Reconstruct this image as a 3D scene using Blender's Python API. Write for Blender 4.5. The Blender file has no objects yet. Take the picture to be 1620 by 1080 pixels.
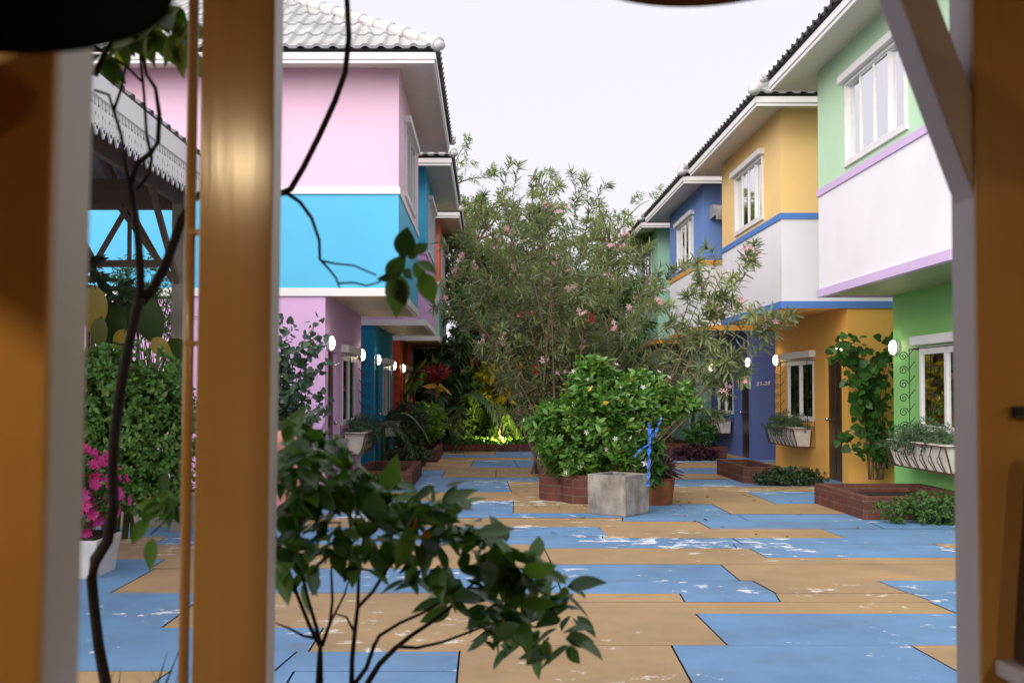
import bpy, math, random
import numpy as np
from mathutils import Vector, Matrix
R = math.radians
rnd = random.Random(7)
rng = np.random.default_rng(11)
scn = bpy.context.scene
COL = scn.collection

# ---------------------------------------------------------------- camera
F = 1575.0
CAM = Vector((0.0, 0.0, 1.45))
TH = math.atan(40.0 / F)
cd = bpy.data.cameras.new("camera"); cam = bpy.data.objects.new("camera", cd); COL.objects.link(cam)
cam.location = CAM; cam.rotation_euler = (R(90) + TH, 0, 0)
cd.sensor_width = 36.0; cd.lens = 36.0 * F / 1620.0
cd.shift_x = 40.0 / 1620.0; cd.shift_y = 40.0 / 1620.0
cd.clip_start = 0.05; cd.clip_end = 600
cd.dof.use_dof = True; cd.dof.focus_distance = 13.0; cd.dof.aperture_fstop = 4.2
scn.camera = cam

# ---------------------------------------------------------------- sky, sun, exposure
SUN_EL, SUN_AZ = R(33), R(217)          # azimuth clockwise from +Y : low left behind the camera
w = bpy.data.worlds.new("World"); scn.world = w; w.use_nodes = True
nt = w.node_tree; nt.nodes.clear()
sky = nt.nodes.new('ShaderNodeTexSky'); sky.sky_type = 'NISHITA'; sky.sun_disc = False
sky.sun_elevation = SUN_EL; sky.sun_rotation = SUN_AZ; sky.air_density = 1.0; sky.dust_density = 3.0
b1 = nt.nodes.new('ShaderNodeBackground'); b1.inputs[1].default_value = 0.06
nt.links.new(sky.outputs[0], b1.inputs[0])
b2 = nt.nodes.new('ShaderNodeBackground'); b2.inputs[0].default_value = (0.95, 0.915, 1.02, 1); b2.inputs[1].default_value = 0.475
mx = nt.nodes.new('ShaderNodeMixShader'); mx.inputs[0].default_value = 0.93
out = nt.nodes.new('ShaderNodeOutputWorld')
nt.links.new(b1.outputs[0], mx.inputs[1]); nt.links.new(b2.outputs[0], mx.inputs[2]); nt.links.new(mx.outputs[0], out.inputs[0])
sl = bpy.data.lights.new("sun", 'SUN'); sl.energy = 2.0; sl.angle = R(75); sl.color = (1.0, 0.95, 0.9)
so = bpy.data.objects.new("sun", sl); COL.objects.link(so)
so.rotation_euler = (R(90) - SUN_EL, 0, math.pi - SUN_AZ)
so.location = (-8, -20, 30)
scn.view_settings.view_transform = 'Standard'; scn.view_settings.look = 'None'
scn.view_settings.gamma = 1.0; scn.view_settings.exposure = 1.14
scn.render.engine = 'CYCLES'
scn.cycles.use_denoising = True
scn.cycles.max_bounces = 8; scn.cycles.transparent_max_bounces = 12
scn.cycles.sample_clamp_indirect = 6

# ---------------------------------------------------------------- pixel -> place (for measuring)
_ct, _st = math.cos(TH), math.sin(TH)
def ray(px, py):
    a = (px - 770.0) / F; b = -(py - 580.0) / F   # camera axes (principal point at 770, 580)
    return Vector((a, _ct - b * _st, _st + b * _ct))
def P(px, py, Y):
    d = ray(px, py); return CAM + d * (Y / d.y)
def G(px, py, z=0.0):
    d = ray(px, py); return CAM + d * ((z - CAM.z) / d.z)

# ---------------------------------------------------------------- materials
def lin(r, g, b):
    f = lambda c: (c / 255 / 12.92) if c <= 10 else ((c / 255 + 0.055) / 1.055) ** 2.4
    return (f(r), f(g), f(b), 1)
MATS = {}
class N:
    def __init__(s, name):
        s.m = bpy.data.materials.new(name); s.m.use_nodes = True; s.t = s.m.node_tree
        s.t.nodes.clear(); s.o = s.t.nodes.new('ShaderNodeOutputMaterial')
    def n(s, k, **kw):
        x = s.t.nodes.new('ShaderNode' + k)
        for a, b in kw.items(): setattr(x, a, b)
        return x
    def l(s, a, b): s.t.links.new(a, b)
    def bsdf(s, col, rough=0.6, spec=0.4):
        p = s.n('BsdfPrincipled'); p.inputs['Roughness'].default_value = rough
        p.inputs['Specular IOR Level'].default_value = spec
        if isinstance(col, tuple): p.inputs['Base Color'].default_value = col
        else: s.l(col, p.inputs['Base Color'])
        s.l(p.outputs[0], s.o.inputs[0]); return p
    def noise(s, scale, detail=4, vec=None, rough=0.55):
        x = s.n('TexNoise'); x.inputs['Scale'].default_value = scale; x.inputs['Detail'].default_value = detail
        x.inputs['Roughness'].default_value = rough
        if vec is not None: s.l(vec, x.inputs['Vector'])
        return x
    def ramp(s, fac, stops, interp='LINEAR'):
        r = s.n('ValToRGB'); r.color_ramp.interpolation = interp
        e = r.color_ramp.elements
        while len(e) < len(stops): e.new(0.5)
        for i, (p, c) in enumerate(stops): e[i].position = p; e[i].color = c
        s.l(fac, r.inputs[0]); return r.outputs[0]
    def mix(s, fac, a, b, mode='MIX'):
        m = s.n('MixRGB', blend_type=mode)
        for i, v in ((0, fac), (1, a), (2, b)):
            if isinstance(v, (int, float)): m.inputs[i].default_value = v
            elif isinstance(v, tuple): m.inputs[i].default_value = v
            else: s.l(v, m.inputs[i])
        return m.outputs[0]
    def obj(s, scale=None):
        tc = s.n('TexCoord'); v = tc.outputs['Object']
        if scale:
            mp = s.n('Mapping'); mp.inputs['Scale'].default_value = scale; s.l(v, mp.inputs[0]); v = mp.outputs[0]
        return v
    def uv(s): return s.n('TexCoord').outputs['UV']
    def bump(s, h, p, strength=0.2, dist=0.01):
        b = s.n('Bump'); b.inputs['Strength'].default_value = strength; b.inputs['Distance'].default_value = dist
        s.l(h, b.inputs['Height']); s.l(b.outputs[0], p.inputs['Normal'])
def dk(c, k): return (c[0] * k, c[1] * k, c[2] * k, 1)
def paint(name, col, rough=0.55, dirt=0.34):
    """painted render: slight patchiness, rain streaks and a roller texture"""
    if name in MATS: return MATS[name]
    s = N(name); v = s.obj()
    big = s.noise(0.7, 5, v).outputs[0]
    c = s.mix(s.ramp(big, [(0.3, (0, 0, 0, 1)), (0.75, (1, 1, 1, 1))]), dk(col, 0.93), dk(col, 1.04))
    st = s.noise(1.0, 5, s.obj((3.0, 3.0, 0.25))).outputs[0]
    fac = s.ramp(st, [(0.56, (0, 0, 0, 1)), (0.80, (dirt, dirt, dirt, 1))])
    c = s.mix(fac, c, dk((col[0] * .7 + .06, col[1] * .7 + .055, col[2] * .7 + .045), 1.0))
    p = s.bsdf(c, rough, 0.3)
    s.bump(s.noise(60, 3, v).outputs[0], p, 0.12, 0.004)
    MATS[name] = s.m; return s.m
def plain(name, col, rough=0.5, spec=0.4, var=0.12, scale=6, metal=0, bump=0.0):
    if name in MATS: return MATS[name]
    s = N(name); v = s.obj()
    n = s.noise(scale, 5, v).outputs[0]
    c = s.mix(s.ramp(n, [(0.3, (0, 0, 0, 1)), (0.7, (1, 1, 1, 1))]), dk(col, 1 - var), dk(col, 1 + var))
    p = s.bsdf(c, rough, spec); p.inputs['Metallic'].default_value = metal
    if bump: s.bump(n, p, bump, 0.01)
    MATS[name] = s.m; return s.m
def wood(name, col, rough=0.5, spec=0.4, grain=0.25, axis='z'):
    if name in MATS: return MATS[name]
    s = N(name); sc = {'z': (14, 14, 0.8), 'y': (14, 0.8, 14), 'x': (0.8, 14, 14)}[axis]
    n = s.noise(2.5, 6, s.obj(sc)).outputs[0]
    n2 = s.noise(3.0, 4, s.obj()).outputs[0]
    c = s.mix(n, dk(col, 1 - grain), dk(col, 1 + grain * .7))
    c = s.mix(s.ramp(n2, [(0.45, (0, 0, 0, 1)), (0.8, (.45, .45, .45, 1))]), c, dk(col, 0.7))
    p = s.bsdf(c, rough, spec); s.bump(n, p, 0.15, 0.004)
    MATS[name] = s.m; return s.m
def brick(name, c1, c2, mortar, bw=0.3, bh=0.09):
    if name in MATS: return MATS[name]
    s = N(name); b = s.n('TexBrick'); s.l(s.uv(), b.inputs['Vector'])
    b.inputs['Color1'].default_value = c1; b.inputs['Color2'].default_value = c2; b.inputs['Mortar'].default_value = mortar
    b.inputs['Scale'].default_value = 1.0; b.inputs['Mortar Size'].default_value = 0.006; b.inputs['Mortar Smooth'].default_value = 0.3
    b.inputs['Brick Width'].default_value = bw; b.inputs['Row Height'].default_value = bh
    v = s.obj(); n = s.noise(9, 6, v).outputs[0]
    c = s.mix(s.ramp(n, [(0.35, (0, 0, 0, 1)), (0.75, (.7, .7, .7, 1))]), b.outputs[0], dk(c1, 0.5))
    p = s.bsdf(c, 0.85, 0.2)
    s.bump(s.mix(0.25, b.outputs['Fac'], s.noise(40, 4, v).outputs[0]), p, -0.5, 0.012)
    MATS[name] = s.m; return s.m
def slab(name, col, white, amount):
    """painted concrete slab: blotchy paint, peeled flakes showing the white undercoat, grime"""
    s = N(name); v = s.obj()
    n1 = s.noise(0.8, 7, v, 0.66).outputs[0]
    c = s.mix(s.ramp(n1, [(0.3, (0, 0, 0, 1)), (0.7, (1, 1, 1, 1))]), dk(col, 0.74), dk(col, 1.16))
    n5 = s.noise(4.5, 5, v, 0.65).outputs[0]
    c = s.mix(s.ramp(n5, [(0.5, (0, 0, 0, 1)), (0.85, (.5, .5, .5, 1))]), c, (col[0] * .75 + .07, col[1] * .75 + .07, col[2] * .75 + .07, 1))
    # flakes: fine ragged noise gated by a slow one
    gate = s.ramp(s.noise(0.42, 3, s.obj((1.0, 1.4, 1))).outputs[0], [(0.42, (0, 0, 0, 1)), (0.62, (1, 1, 1, 1))])
    fl = s.noise(3.6, 9, s.obj((1, 1.5, 1)), 0.72)
    a = s.n('Math', operation='MULTIPLY_ADD'); s.l(gate, a.inputs[0]); a.inputs[1].default_value = 0.15; s.l(fl.outputs[0], a.inputs[2])
    f = s.ramp(a.outputs[0], [(amount, (0, 0, 0, 1)), (amount + 0.012, (1, 1, 1, 1))])
    c2 = s.mix(f, c, white)
    dirt = s.ramp(s.noise(1.7, 8, v, 0.7).outputs[0], [(0.52, (0, 0, 0, 1)), (0.80, (.5, .5, .5, 1))])
    c2 = s.mix(dirt, c2, (.13, .12, .11, 1))
    p = s.bsdf(c2, 0.62, 0.35)
    s.bump(s.mix(0.5, f, s.noise(35, 5, v).outputs[0]), p, 0.12, 0.004)
    return s.m
def leafmat(name, stops, rough=0.45, trans=0.25, spec=0.35):
    if name in MATS: return MATS[name]
    s = N(name); a = s.n('Attribute', attribute_name='tone')
    n = len(stops); c = s.ramp(a.outputs['Fac'], [(i / (n - 1), x) for i, x in enumerate(stops)])
    p = s.bsdf(c, rough, spec)
    if trans:
        t = s.n('BsdfTranslucent'); s.l(s.mix(1.0, c, (1.25, 1.3, 0.7, 1), 'MULTIPLY'), t.inputs[0])
        m = s.n('MixShader'); m.inputs[0].default_value = trans
        s.l(p.outputs[0], m.inputs[1]); s.l(t.outputs[0], m.inputs[2]); s.l(m.outputs[0], s.o.inputs[0])
    MATS[name] = s.m; return s.m
def emit(name, col, st):
    if name in MATS: return MATS[name]
    s = N(name); e = s.n('Emission'); e.inputs[0].default_value = col; e.inputs[1].default_value = st
    s.l(e.outputs[0], s.o.inputs[0]); MATS[name] = s.m; return s.m
def glassmat(name, tint, refl=1.0):
    if name in MATS: return MATS[name]
    s = N(name); fr = s.n('Fresnel'); fr.inputs[0].default_value = 1.52
    g = s.n('BsdfGlossy'); g.inputs['Roughness'].default_value = 0.02
    t = s.n('BsdfTransparent'); t.inputs[0].default_value = tint
    m = s.n('MixShader'); k = s.n('Math', operation='MULTIPLY_ADD'); s.l(fr.outputs[0], k.inputs[0]); k.inputs[1].default_value = refl; k.inputs[2].default_value = 0.03
    s.l(k.outputs[0], m.inputs[0]); s.l(t.outputs[0], m.inputs[1]); s.l(g.outputs[0], m.inputs[2]); s.l(m.outputs[0], s.o.inputs[0])
    MATS[name] = s.m; return s.m

# ---------------------------------------------------------------- mesh builder
def tag(o, label=None, cat=None, group=None, kind=None):
    if label: o['label'] = label
    if cat: o['category'] = cat
    if group: o['group'] = group
    if kind: o['kind'] = kind
    return o
ORG = {}
def thing(name, loc, label, cat, group=None):
    o = bpy.data.objects.new(name, None); COL.objects.link(o); o.location = loc; o.empty_display_size = 0.2
    ORG[o.name] = Vector(loc); return tag(o, label, cat, group)
class MB:
    def __init__(s): s.v = []; s.f = []; s.m = []
    def face(s, pts, mi=0):
        i = len(s.v); s.v += [tuple(p) for p in pts]; s.f.append(tuple(range(i, i + len(pts)))); s.m.append(mi)
    def hexa(s, c, mi=0):       # 8 corners: bottom ring then top ring
        i = len(s.v); s.v += [tuple(p) for p in c]
        for q in ((0, 3, 2, 1), (4, 5, 6, 7), (0, 1, 5, 4), (1, 2, 6, 5), (2, 3, 7, 6), (3, 0, 4, 7)):
            s.f.append(tuple(i + k for k in q)); s.m.append(mi)
    def box(s, x0, x1, y0, y1, z0, z1, mi=0):
        if x0 > x1: x0, x1 = x1, x0
        if y0 > y1: y0, y1 = y1, y0
        s.hexa([(x0, y0, z0), (x1, y0, z0), (x1, y1, z0), (x0, y1, z0), (x0, y0, z1), (x1, y0, z1), (x1, y1, z1), (x0, y1, z1)], mi)
    def bar(s, a, b, w, h, mi=0, up=(0, 0, 1)):
        a, b = Vector(a), Vector(b); d = (b - a).normalized(); u = Vector(up)
        if abs(d.dot(u)) > 0.95: u = Vector((0, 1, 0))
        x = d.cross(u).normalized() * w / 2; y = x.cross(d).normalized() * h / 2
        s.hexa([a - x - y, a + x - y, a + x + y, a - x + y, b - x - y, b + x - y, b + x + y, b - x + y], mi)
    def tube(s, pts, rad, seg=8, mi=0, cap=True):
        pts = [Vector(p) for p in pts]; n = len(pts)
        if not hasattr(rad, '__len__'): rad = [rad] * n
        i0 = len(s.v); ref = Vector((0.31, 0.2, 0.93))
        for k, p in enumerate(pts):
            d = (pts[min(k + 1, n - 1)] - pts[max(k - 1, 0)])
            d = d.normalized() if d.length > 1e-9 else Vector((0, 0, 1))
            x = d.cross(ref)
            if x.length < 0.05: x = d.cross(Vector((1, 0, 0)))
            x.normalize(); y = d.cross(x)
            for j in range(seg):
                a = 2 * math.pi * j / seg
                s.v.append(tuple(p + (x * math.cos(a) + y * math.sin(a)) * rad[k]))
        for k in range(n - 1):
            for j in range(seg):
                a = i0 + k * seg + j; b = i0 + k * seg + (j + 1) % seg
                s.f.append((a, b, b + seg, a + seg)); s.m.append(mi)
        if cap:
            s.f.append(tuple(i0 + j for j in range(seg))[::-1]); s.m.append(mi)
            s.f.append(tuple(i0 + (n - 1) * seg + j for j in range(seg))); s.m.append(mi)
    def lathe(s, c, prof, seg=24, mi=0, fn=None):
        i0 = len(s.v); c = Vector(c)
        for (r, z) in prof:
            for j in range(seg):
                a = 2 * math.pi * j / seg; k = fn(a) if fn else 1.0
                s.v.append((c.x + r * k * math.cos(a), c.y + r * k * math.sin(a), c.z + z))
        for k in range(len(prof) - 1):
            for j in range(seg):
                a = i0 + k * seg + j; b = i0 + k * seg + (j + 1) % seg
                s.f.append((a, b, b + seg, a + seg)); s.m.append(mi)
    def sphere(s, c, r, seg=14, mi=0, sx=1, sy=1, sz=1):
        c = Vector(c); i0 = len(s.v); rings = seg // 2
        for k in range(1, rings):
            t = math.pi * k / rings
            for j in range(seg):
                a = 2 * math.pi * j / seg
                s.v.append((c.x + r * sx * math.sin(t) * math.cos(a), c.y + r * sy * math.sin(t) * math.sin(a), c.z + r * sz * math.cos(t)))
        for k in range(rings - 2):
            for j in range(seg):
                a = i0 + k * seg + j; b = i0 + k * seg + (j + 1) % seg
                s.f.append((a, a + seg, b + seg, b)); s.m.append(mi)
        t = len(s.v); s.v.append((c.x, c.y, c.z + r * sz)); s.v.append((c.x, c.y, c.z - r * sz))
        for j in range(seg):
            s.f.append((t, i0 + j, i0 + (j + 1) % seg)); s.m.append(mi)
            e = i0 + (rings - 2) * seg
            s.f.append((t + 1, e + (j + 1) % seg, e + j)); s.m.append(mi)
    def build(s, name, mats, parent=None, smooth=False, bevel=0.0):
        mats = mats if isinstance(mats, (list, tuple)) else [mats]
        org = ORG.get(parent.name, Vector((0, 0, 0))) if parent else Vector((0, 0, 0))
        me = bpy.data.meshes.new(name)
        me.from_pydata([(x - org.x, y - org.y, z - org.z) for x, y, z in s.v], [], s.f)
        for m in mats: me.materials.append(m)
        me.polygons.foreach_set('material_index', s.m)
        if smooth: me.polygons.foreach_set('use_smooth', [True] * len(s.f))
        uvl = me.uv_layers.new(name='uv'); n = len(me.loops)
        vi = np.empty(n, np.int32); me.loops.foreach_get('vertex_index', vi)
        co = np.array(s.v, float)[vi]
        no = np.empty(len(me.polygons) * 3); me.polygons.foreach_get('normal', no); no = np.abs(no.reshape(-1, 3))
        lt = np.empty(len(me.polygons), np.int32); me.polygons.foreach_get('loop_total', lt)
        no = np.repeat(no, lt, axis=0)
        u = np.where(no[:, 0] > np.maximum(no[:, 1], no[:, 2] * .9), co[:, 1], co[:, 0]); vv = np.where(no[:, 2] > 0.75, co[:, 1], co[:, 2])
        uvl.data.foreach_set('uv', np.stack([u, vv], 1).ravel())
        o = bpy.data.objects.new(name, me); COL.objects.link(o)
        if parent: o.parent = parent
        ORG[o.name] = org
        if bevel:
            bm = o.modifiers.new('bevel', 'BEVEL'); bm.width = bevel; bm.segments = 2; bm.limit_method = 'ANGLE'
        return o

# ---------------------------------------------------------------- leaves
def T_oval(w=0.45, curl=0.12):
    v = [(0, 0, 0), (.3, .5 * w, .06), (.33, 0, 0), (.3, -.5 * w, .06), (.68, .42 * w, .02 - curl * .5), (.7, 0, -curl * .55), (.68, -.42 * w, .02 - curl * .5), (1, 0, -curl * 1.3)]
    f = [(0, 2, 1), (0, 3, 2), (1, 2, 5, 4), (2, 3, 6, 5), (4, 5, 7), (5, 6, 7)]
    return v, f
def T_fine(w=0.5, curl=0.14, n=6):
    v = [(0, 0, 0)]; f = []
    for i in range(1, n):
        t = i / n; h = w * .5 * (math.sin(math.pi * t ** .8) ** .85); z = -curl * t * t
        v += [(t, h, z + .10 * h), (t, 0, z - .04 * math.sin(math.pi * t)), (t, -h, z + .10 * h)]
    v.append((1.04, 0, -curl * 1.15)); f += [(0, 2, 1), (0, 3, 2)]
    for i in range(n - 2):
        k = 1 + 3 * i; f += [(k, k + 1, k + 4, k + 3), (k + 1, k + 2, k + 5, k + 4)]
    k = 1 + 3 * (n - 2); e = len(v) - 1; f += [(k, k + 1, e), (k + 1, k + 2, e)]
    return v, f
def T_simple(w=0.4): return [(0, 0, 0), (.45, .5 * w, .05), (1, 0, -.08), (.45, -.5 * w, .05)], [(0, 2, 1), (0, 3, 2)]
def T_heart(w=0.9):
    v = [(0, 0, 0), (-.12, .3 * w, .03), (.25, .52 * w, .05), (.7, .3 * w, -.02), (1, 0, -.15), (.7, -.3 * w, -.02), (.25, -.52 * w, .05), (-.12, -.3 * w, .03), (.4, 0, -.03)]
    return v, [(0, 8, 1), (1, 8, 2), (2, 8, 3), (3, 8, 4), (4, 8, 5), (5, 8, 6), (6, 8, 7), (7, 8, 0)]
def T_blade(w=0.06):
    return [(0, .3 * w, 0), (0, -.3 * w, 0), (.45, .5 * w, .03), (.45, -.5 * w, .03), (.8, .35 * w, -.03), (.8, -.35 * w, -.03), (1, 0, -.12)], [(0, 1, 3, 2), (2, 3, 5, 4), (4, 5, 6)]
def T_flower(n=5):
    v = [(0.05, 0, 0)]; f = []
    for i in range(n):
        a = 2 * math.pi * i / n
        for da, r, h in ((-.42, .55, .28), (0, 1.0, .32), (.42, .55, .28)):
            v.append((h, r * .5 * math.cos(a + da), r * .5 * math.sin(a + da)))
        k = 1 + 3 * i; f.append((0, k, k + 1, k + 2))
    return v, f
def leaves(name, mat, parent, Pt, D, size, tmpl, tone=None, up=None, jit=0.5):
    Pt = np.asarray(Pt, float).reshape(-1, 3); D = np.asarray(D, float).reshape(-1, 3); n = len(Pt)
    if n == 0: return None
    size = np.broadcast_to(np.asarray(size, float), (n,))
    D = D / (np.linalg.norm(D, axis=1, keepdims=True) + 1e-9)
    U = np.tile(np.array([0, 0, 1.0]), (n, 1)) if up is None else np.asarray(up, float)
    U = U + rng.normal(0, jit, (n, 3))
    U = U - D * np.sum(U * D, 1, keepdims=True); U /= np.linalg.norm(U, axis=1, keepdims=True) + 1e-9
    W = np.cross(U, D)
    tv, tf = tmpl; tv = np.array(tv)
    V = Pt[:, None, :] + size[:, None, None] * (tv[None, :, 0:1] * D[:, None, :] + tv[None, :, 1:2] * W[:, None, :] + tv[None, :, 2:3] * U[:, None, :])
    k = len(tv); org = ORG.get(parent.name, Vector((0, 0, 0))) if parent else Vector((0, 0, 0))
    V = V.reshape(-1, 3) - np.array(org)
    li = np.concatenate([np.array(f) for f in tf]); lens = np.array([len(f) for f in tf])
    LI = (li[None, :] + (np.arange(n) * k)[:, None]).ravel(); LT = np.tile(lens, n); LS = np.concatenate([[0], np.cumsum(LT)[:-1]])
    me = bpy.data.meshes.new(name); me.vertices.add(len(V)); me.vertices.foreach_set('co', V.ravel())
    me.loops.add(len(LI)); me.loops.foreach_set('vertex_index', LI.astype(np.int32))
    me.polygons.add(len(LT)); me.polygons.foreach_set('loop_start', LS.astype(np.int32)); me.polygons.foreach_set('loop_total', LT.astype(np.int32))
    me.update(calc_edges=True)
    a = me.attributes.new('tone', 'FLOAT', 'FACE')
    t = rng.random(n) if tone is None else np.clip(np.asarray(tone, float), 0, 1)
    a.data.foreach_set('value', np.repeat(t, len(tf)))
    me.materials.append(mat)
    o = bpy.data.objects.new(name, me); COL.objects.link(o)
    if parent: o.parent = parent
    ORG[o.name] = org; return o
def sph(n):
    d = rng.normal(0, 1, (n, 3)); return d / np.linalg.norm(d, axis=1, keepdims=True)
def bez(a, b, c, n):
    t = np.linspace(0, 1, n)[:, None]; a, b, c = map(np.asarray, (a, b, c))
    return (1 - t) ** 2 * a + 2 * t * (1 - t) * b + t * t * c
def clumpnoise(p, k, seed):
    q = np.asarray(p) * k
    return (np.sin(q[:, 0] * 1.7 + seed) * np.cos(q[:, 1] * 1.3 + seed * 2) + np.sin(q[:, 2] * 1.9 + seed * 3 + q[:, 0]) + np.cos(q[:, 1] * 2.3 + q[:, 2] * .7 + seed)) / 3
# ================================================================ ground
M_joint = plain("joint_dirt", (.02, .018, .016, 1), .95, .1, .4)
M_blue = slab("blue_slab_paint", (.125, .255, .435, 1), (.66, .68, .74, 1), 0.675)
M_tan = slab("tan_slab_paint", (.37, .245, .12, 1), (.62, .55, .47, 1), 0.685)
M_soil = plain("soil", (.035, .025, .018, 1), .95, .1, .4, 12, bump=.6)
mb = MB(); mb.face([(-150, -60, -.03), (150, -60, -.03), (150, 220, -.03), (-150, 220, -.03)])
tag(mb.build('ground', plain("ground_earth", (.10, .085, .065, 1), .9, .1, .3, 2, bump=.4)), kind='structure')
mb = MB(); mb.face([(-13, -6, -.012), (13, -6, -.012), (13, 60, -.012), (-13, 60, -.012)])
tag(mb.build('courtyard_base', M_joint), kind='structure')
B, T = 0, 1
def crackx(py):  # wandering crack between the left and the right pours (reference pixels)
    if py < 834.5: return 985
    pts = [(834, 847), (866, 860), (892, 873), (938, 889), (966, 903), (1000, 735), (1020, 728), (1080, 722), (1500, 690), (4000, 640)]
    for (y0, x0), (y1, x1) in zip(pts, pts[1:]):
        if y0 <= py <= y1: return x0 + (x1 - x0) * (py - y0) / (y1 - y0)
    return 640
FARL, FARR = -9.0, 9.0
# (y_near_px, y_far_px, first colour, [(x_px at the far edge, colour after it), ...]); 'C' = the crack
right = [
    (2600, 1500, T, []), (1500, 1110, B, [('w', 2.2, T)]),
    (1110, 1020, T, [(1062, B), (1440, T)]), (1020, 970, T, [(1100, B)]), (970, 951.5, T, [(1470, B)]),
    (951.5, 938, T, [(1075, B), (1226, T), (1440, B)]), (938, 918, B, [(1190, T), (1387, B)]),
    (918, 892.5, B, [(1140, T)]), (892.5, 882, T, []), (882, 867, T, [(1185, B)]), (867, 860, B, [(1160, B), (1475, T)]),
    (860, 851, B, [(1158, B)]), (851, 836, B, [(948, T), (1298, B)]), (836, 824, T, [(1103, B), (1370, B)]),
    (824, 813, B, [(1165, B)]), (813, 797, B, [(1126, T)]), (797, 777, T, [(1178, B)]), (777, 769, T, []),
    (769, 757.5, B, []), (757.5, 749.5, T, []), (749.5, 740, B, []), (740, 731, T, []), (731, 724, B, []), (724, 714, T, [])]
left = [
    (2600, 1500, T, []), (1500, 1100, B, [('w', -1.8, T)]),
    (1100, 1061, T, [(270, B), (465, B)]), (1061, 1030, B, [(470, B)]), (1030, 992, B, [(512, T)]), (992, 937, B, [(330, T)]),
    (937, 899, B, [(245, T), (446, B)]), (899, 884, B, [(262, T)]), (884, 861, T, [(500, T)]), (861, 848, T, [(265, B)]),
    (848, 833, B, [(560, B), (946, T)]), (833, 819, T, [(420, T)]), (819, 811, B, [(600, B)]), (811, 792, B, [(812, T)]),
    (792, 778, T, [(560, T)]), (778, 761, B, [(802, T)]), (761, 755, B, []), (755, 743, B, [(705, T), (785, T)]),
    (743, 739, T, []), (739, 727.5, T, [(750, B), (813, B), (850, T)]), (727.5, 723, T, []), (723, 719, B, [(735, B)]), (719, 714, T, [(784, B)])]
mb = MB(); GAP = .0055; q = random.Random(3)
def lay(rows, side):
    for (yn, yf, c0, segs) in rows:
        Yn, Yf = G(770, yn).y, G(770, yf).y
        def cx(py): return G(crackx(py), py).x
        rowx = []
        for s in segs:
            if s[0] == 'w': rowx.append((s[1], s[2], s[1]))
            else: x = G(s[0], yf).x; rowx.append((x, s[1], x + q.uniform(-.05, .05)))
        if side > 0: a = (cx(yf), cx(yn)); segl = [(a[0], a[1], c0)] + [(x, xn, c) for x, c, xn in rowx]; endx = (FARR, FARR)
        else: segl = [(FARL, FARL, c0)] + [(x, xn, c) for x, c, xn in rowx]; endx = (cx(yf), cx(yn))
        for k, (xf, xn, c) in enumerate(segl):
            ef, en = (segl[k + 1][0], segl[k + 1][1]) if k + 1 < len(segl) else endx
            if en - xn < .02 and ef - xf < .02: continue
            nx = max(2, int(max(ef - xf, en - xn) / 1.2)); gx = GAP if k or side > 0 else 0
            big = (yn > 1300); ny = 1
            x0f, x0n, x1f, x1n = xf + gx, xn + gx, ef - GAP, en - GAP
            ya, yb = Yn + GAP * .14, Yf - GAP * .14
            sk = q.uniform(-.004, .004); z = q.uniform(-.0015, .0015)
            mb.face([(x0n, ya, z), (x1n, ya, z), (x1f, yb, z), (x0f, yb, z)], c)
lay(right, 1); lay(left, -1)
tag(mb.build('courtyard_paving', [M_blue, M_tan]), kind='structure')
yend = G(770, 714).y          # where the paving meets the far kerb
mb = MB(); mb.box(-9, 9, yend + .13, 34, -.02, .06); tag(mb.build('garden_bed', M_soil), kind='structure')

# ================================================================ houses
M_white = paint("white_trim", (.80, .78, .76, 1), .45, .12)
M_soffit = paint("soffit_board", (.72, .66, .58, 1), .7, .45)
M_tile = plain("roof_tile_grey", (.42, .415, .405, 1), .7, .25, .2, 2.2, bump=.1)
M_tiledark = plain("roof_tile_edge_shade", (.10, .095, .10, 1), .7, .3, .3, 5)  # near-black tile edges and undersides: grazing shade and dirt put into the colour
M_tilelip = plain('roof_tile_lip', (.42, .42, .43, 1), .7, .3, .2, 5)
M_cap = plain("ridge_cap_white", (.55, .54, .53, 1), .6, .3, .15, 4)
M_alu = plain("window_frame_white", (.74, .73, .71, 1), .35, .5, .06, 5)
M_glass = glassmat("window_glass", (.90, .94, .92, 1), 1.0)
M_doorw = wood("dark_door_wood", (.045, .022, .014, 1), .3, .5, .35)
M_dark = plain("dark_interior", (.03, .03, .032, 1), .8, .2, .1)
M_iron = plain("black_iron", (.018, .016, .016, 1), .55, .4, .2)
M_lampw = emit("lamp_glow", (1.0, .84, .55, 1), 15.0)
M_plast = plain("lamp_base_white", (.75, .74, .72, 1), .4, .4, .05)
def curtain(name, col):
    return plain(name, col, .85, .1, .18, 7)

PZ = 6.0
def facade(mb, s, lx, y0, y1, z0, z1, holes, depth=.14, mi=0):
    ys = sorted({y0, y1, *[h[0] for h in holes], *[h[1] for h in holes]}); zs = sorted({z0, z1, *[h[2] for h in holes], *[h[3] for h in holes]})
    X = s * lx
    for a, b in zip(ys, ys[1:]):
        for c, d in zip(zs, zs[1:]):
            cy, cz = (a + b) / 2, (c + d) / 2
            if any(h[0] < cy < h[1] and h[2] < cz < h[3] for h in holes): continue
            p = [(X, a, c), (X, a, d), (X, b, d), (X, b, c)]
            mb.face(p if s > 0 else p[::-1], mi)
    Xi = s * (lx + depth)
    for (a, b, c, d) in holes:
        mb.face([(X, a, c), (Xi, a, c), (Xi, a, d), (X, a, d)], mi); mb.face([(X, b, c), (X, b, d), (Xi, b, d), (Xi, b, c)], mi)
        mb.face([(X, a, d), (Xi, a, d), (Xi, b, d), (X, b, d)], mi); mb.face([(X, a, c), (X, b, c), (Xi, b, c), (Xi, a, c)], mi)
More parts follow.
